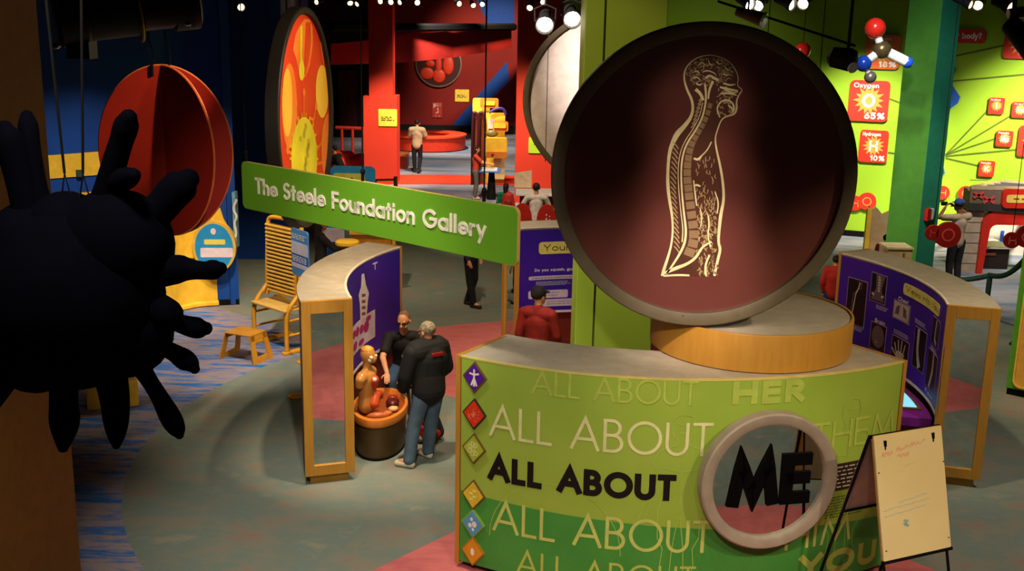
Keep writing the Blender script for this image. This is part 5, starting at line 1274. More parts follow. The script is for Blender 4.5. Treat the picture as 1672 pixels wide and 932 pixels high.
# children between the two men
pc = G(677, 712)
person('black-haired child in orange top and khaki shorts bending over the tub', (pc.x + .05, pc.y + .14, 0), hd(-.9, -.25), 1.12,
       dict(chest=(0, .1, 1.28), neck=(0, .17, 1.43), head=(0, .25, 1.56), shR=(.18, .13, 1.38), shL=(-.18, .13, 1.38), elR=(.24, .12, 1.12), wrR=(.18, .3, 1.04), elL=(-.24, .12, 1.12), wrL=(-.18, .3, 1.02)),
       (206, 74, 30), (176, 150, 110), (60, 40, 36), (14, 10, 9), shorts=True, near=True, headdir=(.2, -.45), topname='t_shirt')
pc = G(702, 728)
person('child in red trousers crouching on the carpet beyond the older man', (pc.x + .08, pc.y + .16, 0), hd(-.9, .1), 1.05,
       dict(pelvis=(0, -.02, .24), belly=(0, .04, .42), chest=(0, .12, .60), neck=(0, .18, .78), head=(0, .24, .93), shR=(.17, .14, .72), shL=(-.17, .14, .72), elR=(.24, .3, .55), wrR=(.16, .48, .42), elL=(-.24, .28, .52), wrL=(-.16, .46, .4),
            hipR=(.1, 0, .22), knR=(.2, .36, .42), anR=(.16, .2, .09), hipL=(-.1, 0, .22), knL=(-.22, .36, .40), anL=(-.16, .2, .09)),
       (26, 22, 24), (196, 48, 36), (26, 22, 22), (30, 18, 12), near=True, topname='t_shirt')
# man in red with a black cap, behind the counter
person('man in dark red sweatshirt and black cap reading the purple panel', (.34, 13.75, 0), hd(.35, .93), 1.75, dict(elR=(.24, .06, 1.14), wrR=(.2, .24, 1.0)), (150, 30, 20), (40, 40, 52), (40, 36, 32), (40, 26, 18), sleeve='long', near=True, jacket=.012, headdir=(-.45, .0), extra=cap_of((22, 18, 18)), topname='sweatshirt')
# standing figure seen below the sign
pl = G(770, 500); person('person in black trousers and dark trainers standing half hidden by the hanging sign', (pl.x - .02, pl.y, 0), hd(.75, -.3), 1.72, dict(anR=(.09, .1, .09), anL=(-.09, -.1, .09)), (40, 40, 48), (14, 13, 16), (44, 30, 26), (40, 28, 20), sleeve='long', near=False, topname='jumper')
# far visitors in the red gallery
p = G(681, 282); person('man in cream shirt and black trousers walking away across the red stripe', (p.x, p.y, 0), hd(.1, 1), 1.74, dict(anR=(.09, -.16, .12), knR=(.1, .05, .5), anL=(-.09, .06, .09), elR=(.27, .1, 1.16), wrR=(.12, .26, 1.1), elL=(-.27, .1, 1.16), wrL=(-.12, .26, 1.1)), (196, 172, 132), (18, 16, 18), (36, 26, 22), (16, 12, 10), sleeve='short', jacket=.03)
p = G(776, 325); person('girl in orange top and grey leggings reaching to a blue table', (p.x, p.y, 0), hd(1, .12), 1.52, dict(elR=(.22, .2, 1.22), wrR=(.16, .48, 1.16), elL=(-.22, .2, 1.22), wrL=(-.14, .48, 1.16)), (222, 70, 36), (112, 100, 88), (200, 180, 160), (60, 26, 16), hairstyle='long')
wy = 25.6
p = P(826, 318, 25.4); person('child in green top carrying a red backpack near the red wall', (p.x, 25.4, 0), hd(.3, .9), 1.36, dict(), (20, 130, 80), (20, 18, 22), (40, 36, 36), (44, 28, 18), sleeve='long', hairstyle='bob')
bp = thing('red_backpack', 'red backpack on the back of the child in green', 'backpack', (p.x, 25.4, 0))
c = V((p.x + .06, 25.4 - .23, .98)); m = MB(); m.cap(c + V((0, 0, -.13)), c + V((0, 0, .1)), .17, .13, 18, (1, 0, 0), .62); o = remesh(m, 'bag', mat('bag_red', (206, 44, 26), .6), bp, .014, 2)
m = MB(); m.cap(c + V((0, -.09, -.12)), c + V((0, -.09, -.02)), .1, .09, 14, (1, 0, 0), .5); remesh(m, 'front_pocket', mat('bag_dark_red', (160, 30, 20), .6), bp, .014, 2)
m = MB(); m.tube([c + V((-.05, -.02, .2)), c + V((0, -.02, .25)), c + V((.05, -.02, .2))], .012, 6); m.build('handle', mat('bag_dark_red', (160, 30, 20)), bp)
p = P(876, 330, 25.0); sx, sy = p.x, 25.0
person('dark-haired person in white shirt seated at the bright drawing table', (sx, sy, 0), hd(-.1, 1), 1.74, dict(pelvis=(0, 0, .62), belly=(0, .02, .78), chest=(0, .06, .98), neck=(0, .08, 1.16), head=(0, .12, 1.31), shR=(.2, .06, 1.1), shL=(-.2, .06, 1.1), elR=(.33, .12, .86), wrR=(.24, .34, .84), elL=(-.33, .12, .86), wrL=(-.24, .34, .84), hipR=(.1, 0, .58), knR=(.14, .42, .56), anR=(.14, .38, .09), hipL=(-.1, 0, .58), knL=(-.14, .42, .56), anL=(-.14, .38, .09)), (234, 214, 190), (30, 26, 26), (30, 26, 26), (56, 30, 18))
p = G(575, 300); x_ = P(562, 240, 33.0); person('person dressed in black crouching by the orange railing', (x_.x, 33.0, 0), hd(-.9, .3), 1.7, dict(pelvis=(0, 0, .50), belly=(0, .1, .66), chest=(0, .22, .86), neck=(0, .3, 1.02), head=(0, .36, 1.17), shR=(.19, .24, .98), shL=(-.19, .24, .98), elR=(.26, .4, .74), wrR=(.18, .6, .7), elL=(-.26, .4, .74), wrL=(-.18, .6, .7), hipR=(.1, 0, .48), knR=(.16, .42, .55), anR=(.14, .2, .09), hipL=(-.1, 0, .48), knL=(-.16, .42, .52), anL=(-.14, .2, .09)), (16, 14, 16), (14, 13, 15), (14, 12, 12), (16, 12, 10), sleeve='long')
# visitors behind the left kiosk
p = P(574, 420, 18.4); person('dark-haired child in bright red shirt behind the purple spine kiosk', (p.x, 18.4, 0), hd(.05, 1), 1.30, dict(), (214, 48, 32), (40, 40, 60), hair=(30, 20, 16), hairstyle='bob')
p = P(628, 420, 18.9); person('dark-haired child in navy shirt behind the top of the purple spine kiosk', (p.x, 18.9, 0), hd(-.3, 1), 1.22, dict(), (28, 40, 66), (40, 40, 60), hair=(20, 14, 12))
p = P(524, 430, 18.9); person('dark-dressed adult standing in shade between yellow chair and purple kiosk', (p.x, 18.9, 0), hd(.9, .4), 1.66, dict(elR=(.22, .2, 1.2), wrR=(.16, .46, 1.2), elL=(-.22, .2, 1.2), wrL=(-.1, .44, 1.16)), (26, 18, 16), (18, 14, 14), hair=(30, 18, 12), sleeve='long', skin=(150, 92, 60), hairstyle='long')
# right side visitors
p = P(1556, 452, 21.6); person('man in blue cap and grey shirt taking a photograph of the green wall', (p.x, 21.6, 0), hd(-.35, 1), 1.76, dict(elR=(.36, .16, 1.42), wrR=(.12, .3, 1.58), elL=(-.36, .16, 1.40), wrL=(-.12, .3, 1.56), head=(-.02, .05, 1.64)), (164, 142, 122), (16, 14, 16), (24, 22, 22), (30, 20, 16), skin=(120, 70, 46), sleeve='short', extra=cap_of((24, 58, 130)))
cm = thing('camera', 'small black camera held up by the man in the blue cap', 'camera', p)
rr_ = Matrix.Rotation(hd(-.35, 1), 3, 'Z'); c = V((p.x, 21.6, 0)) + rr_ @ V((-.02, .45, 1.62)); m = MB(); m.box(c.x - .06, c.y - .02, c.z - .035, c.x + .06, c.y + .03, c.z + .04); m.build('body', black(), cm, bevel=.006); MB().cyl(c + V((0, .03, 0)), c + V((-.02, .08, 0)), .028, n=14).build('lens', darkgrey(), cm)
p = G(1366, 474); p = V((P(1366, 420, 18.0).x, 18.0, 0)); person('child in red jacket walking past the spine disc towards the x-ray kiosk', p, hd(.5, .8), 1.36, dict(anR=(.09, .12, .09), anL=(-.09, -.12, .09), elR=(.24, .1, 1.14), wrR=(.22, .3, 1.05)), (200, 44, 26), (36, 60, 96), (40, 34, 30), (40, 18, 14), sleeve='long', jacket=.02, topname='jacket')
p = P(1446, 400, 20.6); person('dark-haired child in brown shirt peeping past the green column', (p.x, 20.6, 0), hd(.6, .7), 1.24, dict(), (130, 40, 22), (30, 28, 40), (30, 26, 26), (14, 10, 10))

# ================================================================== THE RED GALLERY
orr = mat('orange_red', (222, 54, 26), .5); dkr = mat('machine_red', (130, 26, 14), .5); yl2 = mat('sign_yellow', (238, 206, 70), .5)
ink = mat('print_black', (14, 12, 10), .5)
def wallsign(name, label, cat, x0, y0, x1, y1, Y, m_, draw=None, th=.03, dm=None):
    a, b, z0, z1 = pbox(x0, y0, x1, y1, Y, 0)
    mp = lambda p, q, h: V((a + p, Y - h, z0 + q)); W_, H_ = b - a, z1 - z0
    t = thing(name, label, cat, V((a, Y, z0)))
    f = MB().prism(rrect(0, 0, W_, H_, .03), mp, 0, th).build('plate', m_, t)
    if draw: m = MB(); draw(m, (lambda p, q, h: mp(p, q, h + th)), W_, H_); m.build('lettering', dm or ink, f)
    return t
two = lambda m, mp, w_, h: lines(m, mp, w_ * .14, w_ * .86, h * .3, h * .58, 3, h * .045, .004)
wallsign('yellow_notice', 'yellow square notice on the red column plinth', 'sign', 618, 178, 648.5, 206, 34.0, yl2, two)
wallsign('yellow_notice', 'yellow square notice on the back wall right of the round window', 'sign', 743, 146, 766, 166, 49.48, yl2, two)
def poster(m, mp, w_, h):
    lines(m, mp, w_ * .12, w_ * .9, h * .72, h * .95, 2, h * .05, .004); m.sheet([(w_ * .1, h * .6), (w_ * .4, h * .78), (w_ * .1, h * .95)], mp, .005)
    m.ribbon([(w_ * .55, h * .65), (w_ * .6, h * .35), (w_ * .35, h * .3)], h * .07, mp, .004); m.ribbon([(w_ * .3, h * .1), (w_ * .4, h * .1)], h * .06, mp, .004); m.ribbon([(w_ * .65, h * .1), (w_ * .75, h * .1)], h * .06, mp, .004)
wallsign('red_poster', 'small red poster with white marks on the dark red back wall', 'poster', 706, 167, 722, 192, 49.48, mat('poster_red', (176, 44, 34), .6), poster, dm=mat('poster_white', (214, 180, 170), .6))
# round window
c = P(716, 104, 49.35); R_ = 37 * 49.5 / F_PX
t = thing('round_cell_window', 'round wall picture of red cells under the red soffit', 'wall picture', c)
m = MB(); m.lathe([(R_ * .95, 0), (R_, 0), (R_ * 1.0, .1), (R_ * .95, .12), (R_ * .94, .0)], c + V((0, .1, 0)), (0, -1, 0), 60, caps=(False, False)); m.build('rim', mat('rim_steel', (150, 130, 120), .4, .3), t, True)
MB().lathe([(R_ * .95, 0), (R_ * .95, .03)], c + V((0, .1, 0)), (0, -1, 0), 60).build('backing', mat('cell_dark', (60, 8, 6), .6), t)
cr1 = mat('cell_scarlet', (214, 54, 30), .5)
for dx, dz, a, b in ((-.42, .35, .3, .2), (.0, -.0, .14, .5), (.42, -.05, .24, .42), (.02, -.52, .28, .3), (-.5, -.42, .3, .26), (-.36, .0, .2, .16), (.5, .5, .26, .2)):
    MB().ball(c + V((dx * R_, .04, dz * R_)), R_, 18, (a, .06, b)).build('cell', cr1, t, True)
# circular bench ring
a0_, b0_ = G(640, 236), G(760, 236); cB = V((-3.4, 43.6, 0))
xe = P(760, 234, 43.6).x; RBn = xe - cB.x
t = thing('ring_bench', 'big circular orange red bench in front of the back wall', 'bench', cB)
m = MB(); m.lathe([(RBn - .55, 0), (RBn - .05, 0), (RBn, .05), (RBn, .52), (RBn - .5, .52), (RBn - .55, .45), (RBn - .55, 0)], cB, n=72, caps=(False, False)); m.build('bench_wall', orr, t, True)
m = MB(); m.lathe([(RBn - .62, .52), (RBn + .05, .52), (RBn + .05, .58), (RBn - .62, .58), (RBn - .62, .52)], cB, n=72, caps=(False, False)); m.build('bench_top', mat('bench_top_red', (232, 74, 40), .5), t)
m = MB(); m.lathe([(RBn * .55, 0), (RBn * .55, .32), (RBn * .5, .36)], cB, n=60); m.build('centre_step', orr, t)
# low block beside the column, railing, red rock
p = G(658, 276); t = thing('red_step_block', 'low red block with wooden top beside the red column', 'step', p); m = MB(); m.box(p.x - .9, p.y, 0, p.x + .12, p.y + .9, .42); m.build('block', dkr, t); MB().box(p.x - .92, p.y - .02, .42, p.x + .14, p.y + .92, .47).build('top', mat('step_top', (196, 110, 50), .5), t)
t = thing('orange_railing', 'orange tube railing at the far edge of the red gallery', 'railing', P(575, 215, 38)); a, b = P(548, 208, 38), P(598, 210, 38)
MB().tube([a, b], .06, 8).build('rail', orr, t)
for f in (.2, .55, .9):
    q = a + (b - a) * f; MB().cyl(q, (q.x, q.y, 0), .05, n=8).build('post', orr, t)
t = thing('red_rock_bench', 'lumpy red play rock behind the person in black', 'play rock', P(580, 262, 36)); m = MB(); c = P(580, 262, 36)
for i in range(9): m.ball((c.x - .5 + i * .14, 36 + random.uniform(-.2, .2), .25 + .2 * random.random()), .26 + .1 * random.random(), 14)
remesh(m, 'rock', orr, t, .04, 2); MB().box(c.x - 1.2, 35.2, 0, c.x + .9, 36.8, .2).build('base', dkr, t, bevel=.03)
# orange table rail by the blue sign, blue rounded sign
t = thing('yellow_handrail', 'thin yellow handrail with a post in front of the red column', 'railing', P(640, 296, 27)); a, b = P(612, 294, 27), P(646, 293, 27)
MB().tube([a, b], .028, 8).build('rail', mat('rail_yellow', (232, 176, 60), .4), t); MB().cyl(P(646, 288, 27), (b.x, 27, 0), .05, n=10).build('post', mat('rail_yellow', (232, 176, 60)), t); MB().cyl(a, (a.x, 27, 0), .05, n=10).build('post', mat('rail_yellow', (232, 176, 60)), t)
t = thing('blue_rounded_sign', 'blue rounded sign with yellow label just over the hanging green sign', 'sign', P(580, 290, 22)); a, b, z0, z1 = pbox(540, 271, 613, 300, 22, 0); z0 -= .35
mp = lambda p, q, h: V((a + p, 22 - h, z0 + q)); W_, H_ = b - a, z1 - z0
MB().prism(rrect(0, 0, W_, H_, .1), mp, 0, .05).build('plate', mat('sign_azure2', (40, 140, 200), .5), t); lb = MB().prism(rrect(.05, .06, W_ - .2, H_ - .14, .06), mp, .05, .06).build('label_plate', mat('sign_lime_yellow', (206, 206, 90), .5), t)
m = MB(); text(m, 'Gutter Cover', mp, .1, H_ - .36, W_ - .26, .14, .14, .064); m.build('lettering', mat('ink_olive', (70, 70, 20), .5), lb)
for x in (.15, W_ - .15): MB().cyl(mp(x, .05, -.03), (a + x, 22.03, 0), .04, n=10).build('post', blue(), t)
# activity tower of yellow boards beside the scarlet wall
def tower():
    Y = 34.0
    t = thing('yellow_activity_tower', 'tall yellow and brown activity tower against the scarlet wall', 'exhibit tower', V((P(805, 280, Y).x, Y, 0)))
    def slab(name, x0, y0, x1, y1, dy, m_, r=.06, th=.12, zb=None):
        a, b, z0, z1 = pbox(x0, y0, x1, y1, Y + dy, 0); z0 = zb if zb is not None else z0
        return MB().prism(rrect(a, z0, b, z1, r), lambda p, q, h: V((p, Y + dy - h, q)), 0, th).build(name, m_, t)
    ye = mat('tower_yellow', (236, 184, 50), .5); ob = mat('tower_orange', (206, 120, 36), .5)
    slab('back_board', 771, 184, 792, 305, .5, mat('tower_brown', (112, 44, 20), .5), .04, .2, 0)
    slab('main_board', 791, 184, 824, 300, .6, ye, .05, .15, 0)
    slab('top_board', 772, 160, 800, 183, .9, ye); slab('top_sign', 784, 160, 814, 176, .6, ob); slab('middle_sign', 805, 198, 830, 214, .2, ob); slab('screen_panel', 797, 194, 808, 210, .42, mat('tower_pink', (236, 190, 180), .5), .02, .04)
    slab('lower_hood', 793, 224, 828, 248, .0, ye, .05, .3); slab('hood_lip', 793, 246, 828, 256, -.05, ob, .05, .3); slab('lower_panel', 806, 258, 824, 292, .3, mat('tower_cream', (240, 214, 140), .5), .03, .06); slab('label_orange', 806, 200, 826, 209, .04, ye, .03, .02); slab('label_top', 790, 165, 808, 172, .46, ye, .03, .02)
    for px in (772, 782): 
        m = MB(); q = P(px, 182, Y + .2); m.tube(smooth([(q.x, q.y, 0), (q.x, q.y, q.z - .1), (q.x + .06, q.y, q.z), (q.x + .14, q.y, q.z - .12)], 2), .045, 8); m.build('post', mat('tower_plum', (60, 20, 30), .4), t, True)
    q = P(812, 176, Y + .3); m = MB(); m.tube(smooth([(q.x - .25, q.y, q.z - .15), (q.x, q.y, q.z), (q.x + .2, q.y, q.z - .02), (q.x + .26, q.y, q.z - .2)], 2), .04, 8); m.build('hose', mat('hose_violet', (50, 40, 130), .4), t, True)
    m = MB(); q = P(803, 218, Y + .1); m.ball(q, .16, 16, (1.2, .5, .7)); m.build('bowl', mat('bowl_olive', (110, 100, 50), .4), t, True)
    m = MB(); q = P(804, 252, Y - .36); m.ball(q, .05, 10); m.build('button', red(), t, True)
tower()
a, b = P(783, 277, 31.4), P(812, 279, 31.6); t = thing('blue_table', 'small bright blue table in front of the girl in orange', 'table', V((a.x, 31.5, 0)))
m = MB(); m.box(a.x, 31.1, a.z - .04, b.x + .1, 31.9, a.z); m.build('tabletop', mat('table_blue', (40, 110, 210), .4), t, bevel=.01); MB().box(a.x + .06, 31.2, a.z, b.x, 31.8, a.z + .02).build('paper', white(), t); MB().cyl((b.x - .16, 31.5, 0), (b.x - .16, 31.5, a.z - .04), .14, .08, 16).build('pedestal', black(), t, True)
wallsign('lime_notice', 'lime green notice on the scarlet wall beside the pale disc rim', 'sign', 863, 224, 884, 250, 30.99, mat('notice_lime', (170, 206, 50), .5), lambda m, mp, w_, h: lines(m, mp, w_ * .4, w_ * .9, h * .5, h * .7, 2, h * .05, .004))
# drawing table, screen and red seats
zt_ = P(862, 312, 25.9).z; xa, xb = P(842, 312, 25.9).x, P(908, 312, 25.9).x
t = thing('drawing_table', 'bright white topped red table with an upright drawing board', 'table', V((xa, 25.9, 0)))
m = MB(); m.box(xa, 25.45, zt_ - .05, xb, 26.4, zt_); m.build('tabletop', mat('table_white', (246, 232, 220), .4), t, bevel=.01); m = MB(); m.box(xa + .1, 25.6, 0, xb - .05, 26.3, zt_ - .05); m.build('table_body', red(), t)
x0, x1, z0, z1 = pbox(840, 281, 868, 306, 26.3, 0); MB().prism([(x0, z0), (x1, z0), (x1, z1 + .05), (x0, z1 - .02)], lambda p, q, h: V((p, 26.3 - h, q)), 0, .03).build('drawing_board', mat('board_peach', (244, 206, 160), .5), t)
m = MB(); z_ = lambda f, g: (x0 + (x1 - x0) * f, z0 + (z1 - z0) * g); m.ribbon([z_(.3, .6), z_(.45, .8), z_(.6, .4), z_(.75, .5)], .02, lambda p, q, h: V((p, 26.3 - h, q)), .034); m.build('sketch', mat('ink_rose', (240, 176, 136)), t)
for i, (px, lab) in enumerate(((893, 'round red chair with white lettering under the person in white'), (853, 'red chair with arched back facing the white drawing table'))):
    q = V((P(px, 332, 24.7).x, 24.7 + .1 * i, 0)); t = thing('red_chair', lab, 'chair', q)
    m = MB(); m.prism([(q.x + .22 * math.cos(.3 * k_), .66 + .36 * math.sin(.3 * k_)) for k_ in range(21)], lambda p, z, h: V((p, q.y - .02 - h, z)), 0, .05); bk_ = m.build('backrest', mat('chair_red', (204, 40, 24), .45), t)
    if i == 0:
        m = MB(); mpv = lambda p, z, h: V((q.x + .02 - z, q.y - .07 - h, .66 + p)); lines(m, mpv, -.2, .2, -.08, .06, 2, .03, .004); m.build('lettering', white(), bk_)
    MB().lathe([(.2, .42), (.2, .46)], V((q.x, q.y + .25, 0)), n=24).build('seat', mat('chair_red', (204, 40, 24)), t)
    for dx, dy in ((-.16, .1), (.16, .1), (-.16, .4), (.16, .4)): MB().cyl((q.x + dx, q.y + dy, 0), (q.x + dx * .8, q.y + dy, .42), .018, n=8).build('leg', black(), t)
q = P(806, 320, 26.4); t = thing('yellow_stool', 'small yellow stool between the girl in orange and green-topped child', 'stool', V((q.x, 26.4, 0))); m = MB(); m.box(q.x - .22, 26.2, .42, q.x + .22, 26.6, .47); m.build('seat', mat('stool_yellow', (216, 164, 60), .5), t, bevel=.01)
for dx, dy in ((-.19, 26.23), (.19, 26.23), (-.19, 26.57), (.19, 26.57)): MB().box(q.x + dx - .025, dy - .025, 0, q.x + dx + .025, dy + .025, .42).build('leg', mat('stool_yellow', (216, 164, 60)), t)
# activity counter behind the left kiosk
t = thing('blue_activity_case', 'blue case with lilac top behind the purple spine kiosk', 'display case', P(545, 400, 19.6)); x0, x1, z0, z1 = pbox(528, 378, 561, 402, 19.6, 0)
MB().box(x0, 19.6, 0, x1, 20.3, z1 - .0).build('case_body', mat('case_blue', (30, 120, 190), .5), t); a = (z1 - z0); m = MB(); m.prism([(x0 - .02, z1 - .18), (x1 + .02, z1 - .18), (x1 + .02, z1 + .06), (x0 - .02, z1 + .06)], lambda p, q, h: V((p, 19.6 - h, q)), 0, .04); m.build('top_panel', mat('case_lilac', (190, 170, 180), .5), t)
m = MB()
for i in range(7): m.cyl((x0 + .05 + i * (x1 - x0 - .1) / 6, 19.59, z1 - .42), (x0 + .05 + i * (x1 - x0 - .1) / 6, 19.59, z1 - .2), .012, n=6)
m.build('grille', mat('case_navy', (16, 60, 120), .5), t)
t = thing('orange_activity_counter', 'long orange counter beyond the purple spine kiosk', 'counter', P(590, 400, 20.6)); x0, x1, z0, z1 = pbox(561, 352, 640, 400, 20.8, 0)
MB().box(x0, 20.8, 0, x1, 21.4, 1.02).build('counter_body', mat('counter_orange', (216, 140, 40), .5), t); MB().box(x0 - .03, 20.7, 1.02, x1 + .03, 21.5, 1.07).build('counter_top', mat('counter_amber', (230, 170, 60), .5), t)
m = MB(); q = P(636, 375, 20.4); m.tube([(q.x - .12, 20.6, q.z), (q.x + .04, 20.6, q.z), (q.x + .06, 20.6, q.z - .1), (q.x + .06, 20.6, 0)], .035, 8); m.build('end_rail', mat('rail_yellow', (232, 176, 60)), t)
p = P(580, 402, 17.6); t = thing('yellow_round_stool', 'pale yellow round stool top peeping over the purple spine kiosk', 'stool', V((P(567, 395, 17.9).x, 17.4, 0))); q = P(567, 396, 17.4)
MB().lathe([(.17, q.z - .04), (.19, q.z - .02), (.19, q.z + .02), (.16, q.z + .04)], V((q.x, 17.4, 0)), n=24).build('seat', yellow(), t, True); MB().cyl((q.x, 17.4, 0), (q.x, 17.4, q.z - .04), .04, n=10).build('post', black(), t); MB().lathe([(.18, 0), (.16, .03)], V((q.x, 17.4, 0)), n=24).build('base', black(), t)

# ================================================================== THE GREEN GALLERY
tile_red = mat('tile_red', (222, 52, 34), .5); tile_or = mat('tile_orange_burst', (246, 164, 70), .5); tile_rim = mat('tile_rim_orange', (214, 84, 20), .5); tw = mat('tile_white', (250, 240, 224), .5)
def mid_w(x0, y0, x1, y1):
    a, b = onWG(x0, (y0 + y1) / 2), onWG(x1, (y0 + y1) / 2); c, d = onWG((x0 + x1) / 2, y1), onWG((x0 + x1) / 2, y0); return a[0], c[1], b[0], d[1]
def eltile(sym, nm, pct, x0, y0, x1, y1, label, col=None, burst=True):
    u0, v0, u1, v1 = mid_w(x0, y0, x1, y1); w_, h = u1 - u0, v1 - v0
    t = thing('element_tile', label, 'wall tile', mpWG((u0 + u1) / 2, v0, .05), group=None)
    MB().prism(rrect(u0, v0, u1, v1, .12 * w_), mpWG, .02, .07).build('edge', tile_rim, t)
    f = MB().prism(rrect(u0 + .01, v0 + .01, u1 - .01, v1 - .01, .11 * w_), mpWG, .07, .076).build('face', col or tile_red, t)
    cx, cy = (u0 + u1) / 2, v0 + h * .52; pts = []
    for i in range(28):
        r = w_ * (.40 if i % 2 == 0 else .24) * (1 if i % 4 else .92); pts.append((cx + r * math.cos(i * math.pi / 14), cy + r * math.sin(i * math.pi / 14)))
    if burst: MB().prism(pts, mpWG, .076, .08).build('sunburst', tile_or, f)
    m = MB(); sw_ = {1: .3, 2: .46}[len(sym)] * w_; text(m, sym, mpWG, cx - sw_ / 2, cy - h * .18, cx + sw_ / 2, h * .34, .2, .084)
    if nm: text(m, nm, mpWG, u0 + w_ * .1, v0 + h * .82, u0 + w_ * .72, h * .12, .2, .084)
    if pct: text(m, pct, mpWG, u0 + w_ * .42, v0 + h * .06, u0 + w_ * .93, h * .17, .24, .084)
    m.build('lettering', tw, f)
eltile('O', 'Oxygen', '65%', 1386, 131, 1452, 198, 'large red Oxygen tile reading O and 65%')
eltile('H', 'Hydrogen', '10%', 1403, 212, 1450, 265, 'red Hydrogen tile reading H and 10%')
eltile('C', 'Carbon', '18%', 1413, 56, 1470, 113, 'orange Carbon tile reading 18% behind the hanging molecule', mat('tile_orange', (232, 110, 40), .5))
eltile('I', 'Iodine', '', 1614, 159, 1640, 186, 'small red tile reading I topmost of the lined tiles')
eltile('Fe', 'Iron', '', 1652, 166, 1680, 192, 'small red tile reading Fe at the frame edge beside the I tile')
eltile('Mg', 'Magnesium', '', 1626, 213, 1654, 239, 'small red tile reading Mg in the middle of the lined tiles')
eltile('K', 'Potassium', '', 1598, 262, 1624, 288, 'small red tile reading K lowest of the lined tiles')
eltile('N', '', '', 1639, 46, 1700, 96, 'large red tile half hidden by the dark corner lantern')
eltile('P', '', '', 1662, 205, 1712, 256, 'large red tile cut by the frame edge beside the Mg tile')
u0, v0, u1, v1 = mid_w(1530, 47, 1609, 70); t = thing('question_sign', 'red rounded wall sign ending in the words r body?', 'sign', mpWG(u0, v0, .05)); f = MB().prism(rrect(u0, v0, u1, v1, .08), mpWG, .02, .07).build('plate', tile_red, t)
m = MB(); a_, b_ = onWG(1562, 63), onWG(1602, 63); text(m, 'r body?', mpWG, a_[0], v0 + (v1 - v0) * .3, b_[0], (v1 - v0) * .46, .2, .074); m.build('lettering', tw, f)
ln = mat('line_olive', (90, 110, 20), .7)
t = thing('pointer_lines', 'fan of thin dark lines on the green wall reaching to the small red tiles', 'wall lines', mpWG(onWG(1544, 253)[0], onWG(1544, 253)[1], 0))
for p_, q_ in [((1544, 253), (1612, 181)), ((1544, 253), (1652, 188)), ((1544, 253), (1626, 226)), ((1544, 255), (1662, 244)), ((1544, 258), (1600, 271))]: MB().ribbon([onWG(*p_), onWG(*q_)], .035, mpWG, .004, .012).build('line', ln, t)
for i, ((xa_, ya_), (xb_, yb_), lab) in enumerate([((1548, 94), (1640, 74), 'thin dark line on the green wall leading to the tile behind the lantern'), ((1548, 133), (1690, 120), 'thin dark level line crossing the green wall above the small tiles'), ((1452, 161), (1470, 168), 'short dark line joining the Oxygen tile to the green column'), ((1450, 249), (1466, 251), 'short dark line joining the Hydrogen tile to the green column')]):
    a_, b_ = onWG(xa_, ya_), onWG(xb_, yb_); t = thing('pointer_line', lab, 'wall line', mpWG(a_[0], a_[1], 0)); MB().ribbon([a_, b_], .035, mpWG, .004, .012).build('line', ln, t)
# blue human figure on the wall, mostly behind the column
t = thing('blue_wall_figure', 'flat blue human figure on the green wall half behind the green column', 'wall figure', mpWG(onWG(1540, 285)[0], onWG(1540, 285)[1], 0))
F_ = lambda L: [onWG(*p) for p in L]
MB().prism(F_([(1520, 104), (1545, 103), (1560, 110), (1559, 116), (1553, 122), (1545, 118), (1540, 130), (1552, 135), (1568, 158), (1564, 168), (1548, 180), (1538, 176), (1556, 160), (1544, 150), (1543, 200), (1547, 215), (1544, 236), (1540, 238), (1538, 262), (1543, 282), (1530, 286), (1515, 286), (1508, 150)]), mpWG, .02, .08).build('figure', mat('figure_blue', (24, 84, 190), .6), t)
def bubbles(label, lets, Y=None, wallm=True, m_=None, rim=None):
    # lets: list of (px, py, r_px, char)
    t = thing('molecule_sign', label, 'wall sign' if wallm else 'hanging sign', (0, 0, 0))
    m = MB(); L_ = MB()
    for i, (x, y, r, c) in enumerate(lets):
        if wallm:
            mp = mpWG; cx, cy = onWG(x, y); k_ = onWG(x + r, y)[0] - cx; h0 = .05 + i * .004
        else:
            q = P(x, y, Y); mp = lambda a, b, h: V((a, Y - h, b)); cx, cy = q.x, q.z; k_ = r * Y * 1.03 / F_PX; h0 = .0 + i * .004
        pts = [(cx + k_ * math.cos(.2244 * j), cy + k_ * math.sin(.2244 * j)) for j in range(28)]
        o = MB().prism(pts, mp, h0 - .03, h0 + .03).build('bubble', m_ or tile_red, t)
        if c: mm_ = MB(); text(mm_, c, mp, cx - k_ * .5, cy - k_ * .5, cx + k_ * .5, k_ * 1.0, .12, h0 + .034); mm_.build('lettering', rim or tile_or, o)
        if not wallm and i == 0: MB().cyl(mp(cx, cy + k_, 0), mp(cx, CE, 0), .006, n=6).build('cable', black(), t)
    return t
bubbles('red OH bubble sign on the green wall beside the spine disc rim', [(1396, 331, 13, 'H'), (1416, 328, 15, 'O')])
bubbles('red bubble reading H against the edge of the green column', [(1520, 316, 14, ''), (1539, 314, 12, 'H')])
bubbles('red bubble half hidden behind the roof of the kitchen stand', [(1577, 315, 13, 'O'), (1592, 318, 12, '')])
dk = mat('bubble_dark_red', (150, 24, 18), .4); bt = mat('bubble_letter_pink', (230, 130, 120), .5)
bubbles('dark red HO sign hanging in front of the man in blue cap', [(1524, 380, 13, 'H'), (1547, 383, 21, 'O')], 17.2, False, dk, mat('bubble_letter_red', (206, 80, 60), .5))
bubbles('dark red HO sign hanging in front of the kitchen stand opening', [(1652, 392, 13, 'H'), (1676, 386, 18, 'O')], 16.6, False, dk, bt)
